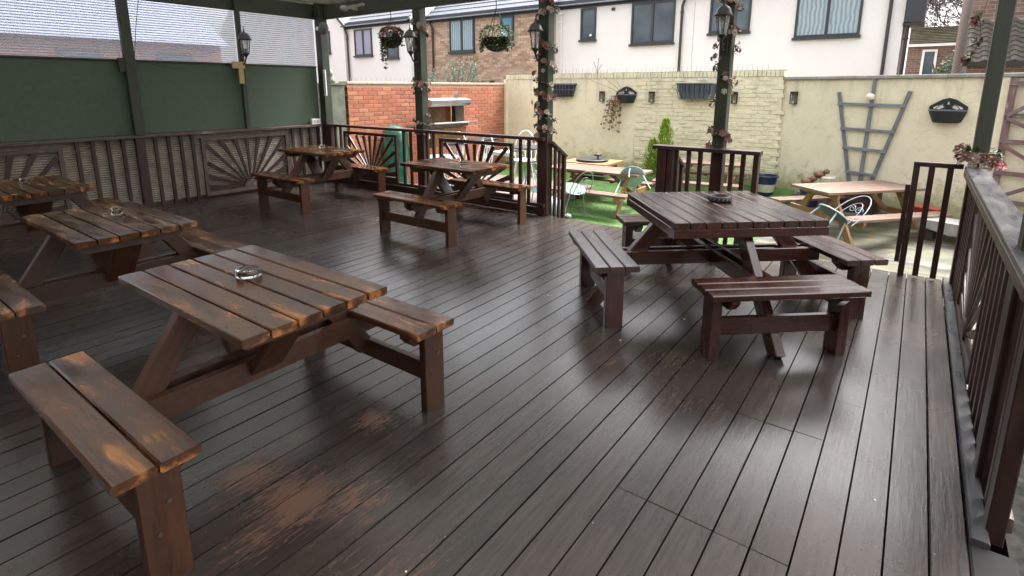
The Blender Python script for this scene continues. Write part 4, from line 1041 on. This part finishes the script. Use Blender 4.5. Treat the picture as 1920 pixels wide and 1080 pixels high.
# wire bistro chairs
def bistro_chair(loc, rot, lab, mat, seatmat, ornate=False, grp='metal garden chairs'):
    t = thing('bistro_chair', lab, 'chair', loc, 0, grp); t.rotation_euler = rot
    g = G(); g.lathe([(.001, -.012), (.19, -.012), (.195, 0), (.19, .012), (.001, .014)], 20, (0, 0, .45)); g.build('seat', M[seatmat], t, False)
    g = G(); g.tube([(.195*math.cos(2*PI*i/20), .195*math.sin(2*PI*i/20), .45) for i in range(20)], .010, 6, True); g.build('seat_rim', M[mat], t)
    for (sx, sy) in ((-1, -1), (1, -1), (-1, 1), (1, 1)):
        g = G(); g.tube([(sx*.12, sy*.12, .45), (sx*.16, sy*.15, .25), (sx*.20, sy*.20, 0)], .010, 6); g.build('leg', M[mat], t)
    bk = G(); outer = []
    for i in range(21):
        a = PI*i/20; outer.append((.19*math.cos(a)*(1 if math.sin(a) > .1 else .9), .19+.10*math.sin(a), .45+.48*math.sin(a)**.8))
    bk.tube(outer, .011 if ornate else .007, 6)
    inner = [(.11*math.cos(PI*i/16), .19+.09*math.sin(PI*i/16), .45+.36*math.sin(PI*i/16)**.8) for i in range(17)]; bk.tube(inner, .008 if ornate else .005, 5)
    for sx in (-1, 1):
        for (cx, cz, r0) in (((.055, .74, .05), (.06, .56, .045), (.12, .80, .035)) if ornate else ((.05, .70, .055), (.05, .52, .035))):
            bk.tube([(sx*(cx+r0*(1-j/22)*math.cos(j*.55)), .27, cz+r0*(1-j/22)*math.sin(j*.55)) for j in range(18)], .007 if ornate else .0045, 5)
    if ornate:
        for i in range(5): bk.tube([(-.10+.05*i, .21, .47), (-.12+.06*i, .27, .75)], .010, 5)
    bk.build('back', M[mat], t)
    if ornate: t.scale = (1.2, 1.2, 1.18)
    return t
bistro_chair((-.92, 7.74, -.34), (R(-38), R(8), R(-35)), 'pale blue wire chair with green seat tipped against the right garden table', 'ironpale', 'chairgreen')
bistro_chair((-3.50, 7.95, -.02), (R(-62), R(28), R(40)), 'silver wire chair tipped over the right end of the lawn picnic table', 'irongrey', 'ironpale')
bistro_chair((-4.88, 7.35, -.5), (0, 0, R(200)), 'pale wire chair standing just behind the middle post', 'irongrey', 'chairgreen')
bistro_chair((-4.55, 7.75, -.45), (R(-20), 0, R(240)), 'wire chair leaning at the left end of the lawn picnic table', 'irongrey', 'chairgreen')
bistro_chair((-7.35, 7.9, -.37), (0, 0, R(15)), 'white ornate cast chair behind the second sunburst panel, at left', 'ironwhite', 'ironwhite', True)
bistro_chair((-6.65, 7.8, -.37), (0, 0, R(-10)), 'white ornate cast chair behind the second sunburst panel, at right', 'ironwhite', 'ironwhite', True)
bistro_chair((-6.35, 9.0, -.37), (0, 0, R(30)), 'white ornate chair against the join of red and cream walls', 'ironwhite', 'ironwhite', True)
def bistro_table(loc, lab, mat, top=None):
    t = thing('bistro_table', lab, 'table', loc, 0, 'small round garden tables')
    g = G(); g.lathe([(.001, -.01), (.33, -.01), (.335, 0), (.33, .012), (.001, .012)], 24, (0, 0, .72)); g.build('top', M[top or mat], t)
    for i in range(3):
        a = 2*PI*i/3+.4; g = G(); g.tube([(.05*math.cos(a), .05*math.sin(a), .70), (.06*math.cos(a), .06*math.sin(a), .35), (.28*math.cos(a), .28*math.sin(a), 0)], .014, 6); g.build('leg', M[mat], t)
bistro_table((-5.45, 7.9, -.15), 'dark topped round metal table behind the middle post', 'irongrey', 'blackmat')
bistro_table((-7.0, 7.25, -.37), 'white round metal table between the ornate chairs', 'ironwhite', 'irongrey')
t = thing('white_stool', 'white square stool seen between the railing spindles left of the middle post', 'stool', (-5.72, 7.6, -.37))
G().box(-.21, .21, -.2, .2, .82, .88).build('seat', M['white'], t)
for sx in (-1, 1):
    for sy in (-1, 1): plank('leg', t, (sx*.17, sy*.16, 0), (sx*.17, sy*.16, .82), .04, .04, 'cream_sheet')
# fire pit style table on the lawn
t = thing('fire_pit_table', 'low square brown table with a dark dish, near the cream wall', 'table', (-4.95, 9.3, -.42))
g = G(); g.box(-.48, .48, -.40, .40, .60, .64); g.build('top', M['gardenleg'], t)
G().box(-.38, .38, -.30, .30, .42, .598).build('body', M['maroon'], t)
for _a in (-.34, .34):
    for _b in (-.26, .26): plank('leg', t, (_a, _b, 0), (_a, _b, .42), .05, .05, 'gardenleg')
g = G(); g.lathe([(.001, 0), (.30, .01), (.32, .035), (.30, .045), (.001, .03)], 20, (0, 0, .642)); g.build('dish', M['blackmat'], t)
g = G(); g.lathe([(.02, 0), (.015, .05), (.08, .07), (.085, .10), (.01, .12)], 12, (.12, 0, .68)); g.build('knob', M['darksteel'], t)
# grey blue ball, covered stack, cushion
g = G(); g.lathe([(.001, 0)]+[(.24*math.sin(PI*i/12), .2-.2*math.cos(PI*i/12)) for i in range(1, 12)]+[(.001, .4)], 18, (-4.55, 7.2, -.5)); tag(g.build('round_planter', M['bluegrey'], smooth=True), 'blue grey rounded tub beneath the lawn picnic table', 'planter')
t = thing('covered_stack', 'stack of chairs under a glossy green plastic cover in front of the red wall', 'covered furniture', (-7.98, 7.02, -.5))
g = G(); rd3 = random.Random(4); vs = []; fs = []; kk = 20
for (r0, z) in ((.30, .10), (.31, .35), (.30, .62), (.33, .9), (.31, 1.15), (.29, 1.3), (.24, 1.38), (.14, 1.43), (.01, 1.44)):
    for j in range(kk):
        a = 2*PI*j/kk; q = r0*(1+.10*math.sin(a*5+z*3)+.05*math.sin(a*9-z*8)); vs.append((q*math.cos(a)*1.08, q*math.sin(a)*.8, z))
for i in range(8):
    for j in range(kk): fs.append((i*kk+j, i*kk+(j+1) % kk, (i+1)*kk+(j+1) % kk, (i+1)*kk+j))
g.add(vs, fs); g.build('cover', M['covergreen'], t, True); t.scale = (.82, .82, .97)
for (a, b_) in ((-.2, -.15), (.2, -.15), (-.2, .15), (.2, .15)): plank('leg', t, (a, b_, 0), (a, b_, .12), .04, .04, 'garden')
# barbecue with raised hood, along the red wall
bb = thing('barbecue', 'silver hooded patio barbecue standing in front of the red brick wall', 'barbecue', (-7.62, 8.1, -.5))
g = G(); g.prism([(-.18, 1.75), (.16, 1.75), (.20, 1.80), (.19, 1.86), (.05, 1.90), (-.18, 1.90)], lambda a, b_, tt: (a, tt, b_), -.62, .52); g.build('hood', M['steel'], bb)
g = G(); g.prism([(-.12, 1.38), (.12, 1.38), (.10, 1.74), (-.10, 1.74)], lambda a, b_, tt: (a*.5-.03, tt*1.0+a*.0+.36, b_), -.13, .13); g.build('side_support', M['darksteel'], bb)
G().box(-.14, -.12, -.60, .24, 1.42, 1.73).build('back_panel', M['copper'], bb)
g = G(); g.tube([(.14, -.52, 1.42), (.14, .50, 1.40)], .022, 8); g.build('front_bar', M['steel'], bb)
G().box(-.22, .12, -.60, .50, 1.33, 1.385).build('tray', M['darksteel'], bb)
G().box(-.18, .10, .53, .95, 1.38, 1.405).build('side_shelf', M['steel'], bb); G().box(-.18, .10, -.95, -.62, 1.36, 1.385).build('side_shelf', M['darksteel'], bb)
G().box(-.18, .10, -.55, .45, .95, 1.32).build('body', M['copper'], bb)
for (a, b_) in ((-.55, .10), (.48, .10), (-.55, -.18), (.48, -.18)): plank('leg', bb, (b_, a, 0), (b_, a, 1.33), .03, .03, 'steelleg' if 0 else 'rail')
g = G(); g.tube([(.0, .30, 1.90), (.0, .30, 1.98)], .05, 10); g.build('chimney', M['steel'], bb)
G().box(-.2, .3, -.3, 1.3, .98, 1.02).build('shelf', M['blackmat'], bb)

# pots etc by the wall
def pot(loc, r, h, lab, bands, plant=None):
    t = thing('glazed_pot', lab, 'plant pot', loc, 0, 'glazed pots at the foot of the wall')
    z = 0; 
    for i, (hh_, mt) in enumerate(bands):
        z1 = z+hh_*h; ra = r*(.62+.38*z/h); rb = r*(.62+.38*z1/h); g = G()
        g.lathe([(ra, z), (rb, z1), (rb*.9, z1), (ra*.9, z)], 20); g.build('band', M[mt], t, False); z = z1
    g = G(); g.lathe([(r*1.02, h-.001), (r*1.12, h+.005), (r*1.12, h+.03), (r*.98, h+.03), (r*.95, h-.0)], 20); g.build('rim', M[bands[-1][1]], t)
    g = G(); g.lathe([(.001, h-.02), (r*.93, h-.02), (r*.93, h-.03)], 16); g.build('soil', M['soil'], t)
    return t
pot((-2.06, 10.42, -.36), .20, .40, 'blue and cream banded pot at the foot of the wall behind the short railing', [(.35, 'bluepot'), (.35, 'creampot'), (.30, 'bluepot')])
pot((-1.27, 9.98, -.45), .15, .38, 'blue glazed pot behind the pale blue wire chair', [(1., 'bluepot')])
t = thing('animal_ornament', 'two brown spotted animal ornaments with a pale pot behind the right garden table', 'ornament', (-1.32, 10.15, .0))
for (dx, dz, s_) in ((0, .07, 1.), (.17, .20, .9)):
    g = G(); g.lathe([(.001, -.07)]+[(.10*s_*math.sin(PI*i/8), -.07*s_*math.cos(PI*i/8)) for i in range(1, 8)]+[(.001, .07)], 14, (dx-.04, 0, dz)); g.lathe([(.001, -.045)]+[(.055*s_*math.sin(PI*i/8), -.05*s_*math.cos(PI*i/8)) for i in range(1, 8)]+[(.001, .05)], 12, (dx+.06, -.03, dz+.06)); g.build('animal', M['terracotta'], t, True)
g = G(); g.lathe([(.08, -.1), (.11, .02), (.12, .14), (.10, .16)], 14, (.26, 0, .02)); g.build('pale_pot', M['creampot'], t)
G().box(-.16, .34, -.12, .12, -.45, -.102).build('stand', M['greywood'], t)
t = thing('slatted_crate', 'maroon slatted crate planter under the right garden table', 'crate', (-.62, 9.95, -.40), rz2)
for i in range(4): plank('slat', t, (-.32, -.14, .10+.095*i), (.32, -.14, .10+.095*i), .085, .02, 'rail', up=(0, 1, 0)).data = boxmesh('slat', .64, .085, .02, 'maroon')
G().box(-.31, .31, -.125, .12, .04, .44).build('box', M['maroon'], t)
t = thing('red_trough', 'red plastic trough planter on the ground behind the right garden table bench', 'planter', (.24, 9.78, -.36), rz2)
g = G(); g.prism([(-.17, .24), (.17, .24), (.13, .05), (-.13, .05)], lambda a, b_, tt: (a, tt, b_), -.09, .09); g.box(-.19, .19, -.11, .11, .242, .265); g.build('tub', M['red'], t)
t = thing('stone_bench', 'dark weathered low stone bench behind the right railing', 'bench', (.58, 8.9, -.5), R(-20))
g = G(); g.prism([(-.35, .40), (.35, .40), (.35, .30), (.0, .24), (-.35, .30)], lambda a, b_, tt: (a, tt, b_), -.18, .18); g.build('slab', M['stone'], t)
for sx in (-1, 1): G().box(sx*.25-.05, sx*.25+.05, -.15, .15, 0, .27).build('foot', M['soil'], t)
g = G(); g.lathe([(.001, 0), (.11, .02), (.13, .10), (.09, .19), (.001, .22)], 14, (.33, 6.75, -.5)); tag(g.build('stone_frog', M['pier'], smooth=True), 'rounded grey green stone ornament below the right corner of the deck', 'ornament')
g = G(); g.lathe([(.001, -.035), (.04, -.02), (.05, .0), (.04, .02), (.001, .035)], 14, (-3.47, 5.90, -.02)); tag(g.build('white_ball', M['stone'], smooth=True), 'small white ball at the foot of the handrail by the lawn', 'ball')
g = G(); g.lathe([(.001, 0), (.07, .02), (.09, .08), (.06, .14), (.001, .17)], 12, (-1.72, 6.05, -.33)); tag(g.build('red_ornament', M['red'], smooth=True), 'small red and white ornament seen beneath the square table', 'ornament')

# leaf clouds ----------------------------------------------------------------
def conifer(loc, H, Rr, lab):
    t = thing('conifer', lab, 'conifer', loc); rd = random.Random(31); g = G()
    for (ox_, oy_, H_, R_, n_) in ((.05, 0, H, Rr*.72, 1500), (-.17, -.04, H*.66, Rr*.58, 800), (.20, -.02, H*.56, Rr*.42, 500), (-.02, -.14, H*.5, Rr*.5, 500)):
        for i in range(n_):
            u = rd.random()**1.2; z = H_*(.12+.88*u); a = rd.uniform(0, 2*PI); q = R_*(1-u)**.65*rd.uniform(.4, 1.1)*(1+.25*math.sin(13*z+2*a)+.2*math.sin(3*a+z*7))
            g.leaf((ox_+q*math.cos(a), oy_+q*math.sin(a), z), Vector((math.cos(a)*.55, math.sin(a)*.55, 1.+rd.uniform(-.4, .3))), (math.cos(a), math.sin(a), .2), rd.uniform(.05, .10), .028)
    stuff(g.build('foliage', M['conifer'], t)); g = G(); g.tube([(0, 0, 0), (0, 0, H*.8)], [.03, .008], 6); g.build('trunk', M['bark'], t)
conifer((-3.98, 10.35, -.2), 1.18, .34, 'bright lime green cone shaped conifer by the rough cream brickwork')
pot((-3.98, 10.35, -.38), .17, .26, 'plain pot under the lime green conifer', [(1., 'creampot')])
def shrub(loc, Rr, H, lab, mat, n_, seed, L=.12):
    t = thing('shrub', lab, 'shrub', loc); rd = random.Random(seed); g = G(); s_ = G()
    for i in range(34):
        a = rd.uniform(0, 2*PI); tip = Vector((Rr*rd.uniform(.2, 1)*math.cos(a), Rr*.6*math.sin(a), H*rd.uniform(.6, 1.)))
        s_.tube([(0, 0, 0), tip*.5+Vector((0, 0, .1)), tip], [.015, .01, .004], 4)
        for q in range(n_//34):
            u = rd.uniform(.3, 1.02); p = tip*u+Vector((rd.uniform(-.06, .06), rd.uniform(-.06, .06), rd.uniform(-.05, .1)*(1-u)))
            g.leaf(p, tip.normalized()*.7+Vector((rd.uniform(-.8, .8), rd.uniform(-.8, .8), rd.uniform(-.2, .8))), (rd.uniform(-1, 1), -1, .3), rd.uniform(.6, 1.2)*L, L*.22)
    stuff(g.build('foliage', M[mat], t)); s_.build('stems', M['bark'], t)
shrub((-11.2, 12.3, .6), 1.25, 1.75, 'silvery sage coloured shrub rising behind the red brick wall', 'sage', 2600, 41, .15)

# ------------------------------------------------------------------ houses beyond the wall
GZ = -1.0
def wframe(parent, x0, x1, z0, z1, y, panes, mat='pane', frame='trim', e=.05):
    """window in a wall facing -Y ; panes = list of fractions"""
    g = G(); xs = [x0+(x1-x0)*p for p in panes]
    g.box(x0-.03, x1+.03, y-.10, y+.02, z0-.06, z0-.0)
    g.box(x0, x1, y-.045, y+.02, z0+.001, z0+e); g.box(x0, x1, y-.045, y+.02, z1-e, z1)
    for i, x in enumerate(xs):
        hw = e/2 if 0 < i < len(xs)-1 else e
        a, b_ = (x, x+e) if i == 0 else ((x-e, x) if i == len(xs)-1 else (x-e*.6, x+e*.6))
        g.box(a, b_, y-.044, y+.02, z0+e+.001, z1-e-.001)
    f = g.build('window', M[frame], parent)
    for a, b_ in zip(xs, xs[1:]):
        q = G(); q.box(a+e*.6, b_-e*.6, y-.012, y-.008, z0+e*.8, z1-e*.8); o = q.build('pane', M[mat], f)
    return f
def slate_roof(parent, x0, x1, y0, z0, y1, z1, over=.25, mat='slate', n_=16):
    g = G(); d = Vector((0, y1-y0, z1-z0)).normalized(); up = Vector((0, -d.z, d.y)); p0 = Vector((0, y0, z0))-d*over; L_ = (Vector((0, y1, z1))-p0).length
    for i in range(n_):
        a = p0+d*(L_*i/n_)+up*.028; b_ = p0+d*(L_*(i+1)/n_)+up*.006
        g.add([(x0, a.y, a.z), (x1, a.y, a.z), (x1, b_.y, b_.z), (x0, b_.y, b_.z), (x0, a.y-up.y*.03, a.z-up.z*.03), (x1, a.y-up.y*.03, a.z-up.z*.03)], [(0, 1, 2, 3), (4, 5, 1, 0)])
    g.build('roof', M[mat], parent)
def gutter(parent, x0, x1, y, z):
    g = G(); g.box(x0, x1, y-.16, y-.05, z-.06, z+.04); g.build('gutter', M['trim'], parent)
    G().box(x0+.01, x1-.01, y-.049, y+.0, z-.16, z+.02).build('fascia', M['trim'], parent)
def pipe(parent, x, y, z0, z1, mat='downpipe', bend=0.):
    g = G(); pts = [(x+bend, y-.10, z1), (x+bend, y-.10, z1-.08), (x, y-.06, z1-.32), (x, y-.06, z0)]; g.tube(pts, .035, 8)
    for z in (z1-.5, (z0+z1)/2-.2): g.tube([(x, y-.06, z), (x, y-.06, z+.04)], .048, 8)
    g.build('downpipe', M[mat], parent)
# white gabled house, far left
h = thing('white_gabled_house', 'white rendered gable end of the leftmost house beyond the corner post', 'house', (-20, 13.2, GZ))
g = G(); g.prism([(-7, 0), (2.45, 0), (2.45, 4.95), (-2.3, 9.0), (-7, 5.0)], lambda a, b_, tt: (a, tt, b_), 0, 8); g.build('wall', M['white_render'], h)
g = G(); g.bar((2.65, -.06, 4.80), (-2.35, -.06, 9.07), .16, .10, (0, 0, 1)); g.build('bargeboard', M['trim'], h)
g = G(); g.add([(2.65, -.1, 4.86), (2.65, 8, 4.86), (-2.3, 8, 9.15), (-2.3, -.1, 9.15)], [(0, 1, 2, 3)]); g.build('roof', M['slate'], h)
wframe(h, 1.22, 1.60, 3.92, 4.72, 0, [0, 1]); 
# white house, left of the brick one
h = thing('white_house', 'white rendered house left of the buff brick house, window with lilac blind', 'house', (-15.8, 13.3, GZ))
G().box(-1.78, 1.68, .001, 6, 0, 4.88).build('wall', M['white_render'], h)
slate_roof(h, -1.8, 1.75, 0, 4.93, 3.4, 7.4); gutter(h, -1.75, 1.72, 0, 4.88)
wframe(h, -1.25, -.28, 3.75, 4.68, 0, [0, .5, 1], 'pane_blind'); wframe(h, .50, 1.1, 3.62, 4.52, 0, [0, 1])
pipe(h, -1.62, 0, 0, 4.85, bend=-.08)
# buff brick house
h = thing('buff_brick_house', 'buff brick house with curtained window between the two white houses', 'house', (-11.6, 14.0, GZ))
g = G(); g.box(-2.48, 2.45, .012, 6, 0, 4.9); g.build('wall_core', M['buffmortar'], h)
g = G(); rd4 = random.Random(8); x = 0
wins = [(-1.36, -.25, 3.70, 4.84), (.80, 1.33, 3.88, 4.80)]
for r_ in range(30):
    z = 2.65+.075*r_; x = -2.48+(.1125 if r_ % 2 else 0)
    while x < 2.44:
        b_ = min(x+.215, 2.44)
        if not any(w0 < x+.2 and x < w1 and z0-.02 < z+.06 and z < z1 for (w0, w1, z0, z1) in wins):
            pr__ = 0
            if -1.36 < x < -.3 and z < 3.65: 
                pr__ = .05 if (r_ % 2) else 0
                if pr__: g.box(x+.05, x+.155, -.045, .011, z+.005, z+.07)
            g.box(x, b_-.0, .0, .0125, z+.004, z+.070)
        x += .225
stuff(g.build('brickwork', M['buffbrick'], h))
slate_roof(h, -2.5, 2.55, 0, 4.97, 3.4, 7.4); gutter(h, -2.5, 2.5, 0, 4.93)
wframe(h, -1.34, -.27, 3.77, 4.80, 0, [0, .5, 1], 'curtain'); wframe(h, .82, 1.31, 3.93, 4.76, 0, [0, 1], 'pane_blue')
pipe(h, -2.10, 0, 0, 4.9, bend=-.12)
for a in (.0, 1.0): G().box(a, a+.55, -.01, .0, 2.76, 2.83).build('air_vent', M['trim'], h)
# long white house
h = thing('long_white_house', 'long white rendered house filling the skyline behind the cream wall', 'house', (-4.8, 14.6, GZ))
G().box(-4.36, -.155, 0, 6, 0, 5.05).build('wall', M['white_render'], h); G().box(-.145, 4.31, -.002, 6, 0, 5.05).build('wall', M['white_render'], h)
G().box(-4.38, -4.361, -.6, 0, 0, 5.0).build('wall', M['white_render'], h) if 0 else None
slate_roof(h, -4.4, 4.5, 0, 5.08, 3.4, 7.5); gutter(h, -4.37, 4.55, 0, 5.03)
wframe(h, -3.48, -2.98, 3.97, 4.85, 0, [0, 1]); wframe(h, -1.88, -.66, 3.78, 4.86, 0, [0, .5, 1]); wframe(h, .25, 1.23, 3.95, 4.85, 0, [0, .5, 1]); wframe(h, 2.23, 3.54, 3.74, 4.95, 0, [0, .5, 1], 'curtain')
pipe(h, -.46, 0, 0, 5.0, bend=.1); pipe(h, 4.05, 0, 0, 5.0); pipe(h, 4.39, .1, 0, 4.1)
g = G(); g.box(4.32, 4.66, -.1, 1.4, 3.95, 5.0); g.build('eaves_box', M['trim'], h); G().box(4.30, 4.6, -.05, .02, 3.88, 3.94).build('eaves_trim', M['downpipe'], h)
g = G(); g.box(-2.5, -2.4, -.03, 0, 4.72, 4.80); g.build('wall_vent', M['downpipe'], h)
g = G(); g.lathe([(.01, 0), (.05, .02), (.02, .08)], 8, (-3.14, -.03, 4.05)); g.build('sill_ornament', M['white'], h)
t = thing('aerial_cable', 'white cable and brackets at the left end of the long white house', 'cable', (-9.0, 14.5, 2.9))
g = G(); g.tube([(-.32, -.02, 1.35), (-.30, -.02, 1.15), (-.2, 0, 1.06), (.0, .02, 1.02), (.08, .02, .9), (.09, .05, -1.)], .014, 6); g.tube([(.02, 0, .86), (.14, 0, .86)], .03, 6); g.tube([(.02, 0, .62), (.14, 0, .62)], .03, 6); g.build('cable', M['white'], t)

# houses at the far right
h = thing('far_tiled_house', 'distant brown brick house with mossy tiled roof and white window at the right', 'house', (.6, 24., GZ))
G().box(-1.9, 4, 0, 5, 0, 4.05).build('wall', M['oldbrick'], h)
slate_roof(h, -2.0, 4.2, 0, 4.08, 1.2, 4.72, .2, 'fartile', 12)
G().box(-2, 4.1, -.2, -.12, 3.98, 4.06).build('gutter', M['white'], h)
wframe(h, -.75, -.33, 2.9, 3.88, 0, [0, 1], 'pane', 'white', .07)
h = thing('brown_brick_house', 'brown brick house with a lean-to pantile roof behind the right corner post', 'house', (2.6, 14., GZ))
G().box(-2.0, 4, 0, 6, 0, 9).build('wall', M['oldbrick'], h)
G().box(-2.0, 4, -1.0, -.001, 0, 3.0).build('lean_to_wall', M['oldbrick'], h)
G().box(-2.05, 4, -.02, -.0015, 3.78, 3.86).build('flashing', M['concrete'], h)
G().box(-2.08, 4, -1.17, -1.05, 2.97, 3.05).build('gutter', M['black'], h)
q = G(); kk = 8; vs = []; fs = []
for j in (0, 1):
    for i in range(kk+1):
        u = i/kk; vs.append((-.11+.22*u, -.1+.2*j, .028*math.sin(u*2*PI)+(.012 if j == 0 else -.004)))
for i in range(kk): fs.append((i, i+1, kk+2+i, kk+1+i))
for i in range(kk+1): vs.append((-.11+.22*i/kk, -.1, .028*math.sin(i/kk*2*PI)-.014))
for i in range(kk): fs.append((2*(kk+1)+i, 2*(kk+1)+i+1, i+1, i))
me = bpy.data.meshes.new('pantile'); me.from_pydata([tuple(v_) for v_ in vs], [], fs); me.materials.append(M['tile'])
sl_ = math.atan2(.78, 1.05); L_ = math.hypot(.78, 1.1); nrow = 9
for j in range(nrow):
    for i in range(9):
        u = (j+.5)/nrow; put('pantile', me, h, (-1.93+.2*i, -1.13+1.13*u, 3.06+.80*u), (sl_*.92, 0, 0))
# ivy clad wall and bare tree
t = thing('ivy_mass', 'green ivy climbing over the distant brick house beside the brown house', 'ivy', (.55, 22.5, GZ)); rd5 = random.Random(77); g = G()
for i in range(2600):
    u, v_ = rd5.random(), rd5.random(); x = -.75+1.5*u; z = 1.5+3.0*v_*(.35+.65*u); 
    g.leaf((x+rd5.uniform(-.1, .1), rd5.uniform(-.3, .1), z), (rd5.uniform(-1, 1), -.6, rd5.uniform(-1, .6)), (0, -1, .5), .13, .09)
stuff(g.build('foliage', M['ivy'], t)); g = G()
for i in range(6): g.tube([(.3+.1*i, .12, 0), (.1+.1*i, .1, 2), (-.4+.2*i, .05, 3.4+.1*i)], .03, 5)
g.build('stems', M['bark'], t)
tr_ = thing('bare_tree', 'leafless twiggy tree against the sky above the distant roof', 'tree', (.75, 27, GZ)); rd6 = random.Random(15)
g = G(); tw_ = G()
def branch(p, d, L_, r, lv):
    q = p+d*L_; (g if lv < 3 else tw_).tube([p, (p+q)/2+Vector((rd6.uniform(-.05, .05), 0, rd6.uniform(-.05, .05)))*L_, q], [r, r*.8, r*.6], 5 if lv < 3 else 3)
    if lv >= 6: return
    for _ in range(3 if lv > 0 else 6):
        nd = (d*.75+Vector((rd6.uniform(-.9, .8), rd6.uniform(-.7, .7), rd6.uniform(-.45, .7)))).normalized(); branch(q, nd, L_*rd6.uniform(.6, .85), max(.009, r*.62), lv+1)
g.tube([(1.1, 0, 0), (1.0, 0, 3.4)], [.16, .12], 8)
for _k in range(18): branch(Vector((1.0-.03*_k, 0, 3.3+.12*_k)), Vector((-.95+.05*_k+rd6.uniform(-.2, .2), rd6.uniform(-.3, .3), .1+.07*_k)).normalized(), .95, .036, 1)
g.build('trunk', M['bark'], tr_); stuff(tw_.build('crown', M['bark'], tr_))

# terrace seen blurred through the ribbed panels
h = thing('terrace_row', 'blurred brick terrace behind the clear ribbed panels', 'building', (-15.5, 4, GZ))
G().box(-5, 0, -16, 3.6, 0, 3.75).build('wall', plain('pinkish_brick', (.40, .19, .16), .9), h)
g = G(); g.add([(.3, -16, 3.7), (.3, 3.7, 3.7), (-5, 3.7, 7.0), (-5, -16, 7.0)], [(0, 1, 2, 3)]); g.build('roof', plain('pale_slate', (.22, .24, .30), .5), h)
for i in range(9):
    y = -14+i*2.0; q = G(); q.box(.0, .05, y, y+.8, 2.3, 3.45); f_ = q.build('window', M['trim'], h); G().box(.051, .06, y+.05, y+.75, 2.35, 3.4).build('pane', M['slategrey'], f_)
g = G(); g.box(-1, .4, -3.1, -2.5, 0, 5.6); g.build('chimney', M['pier'], h)
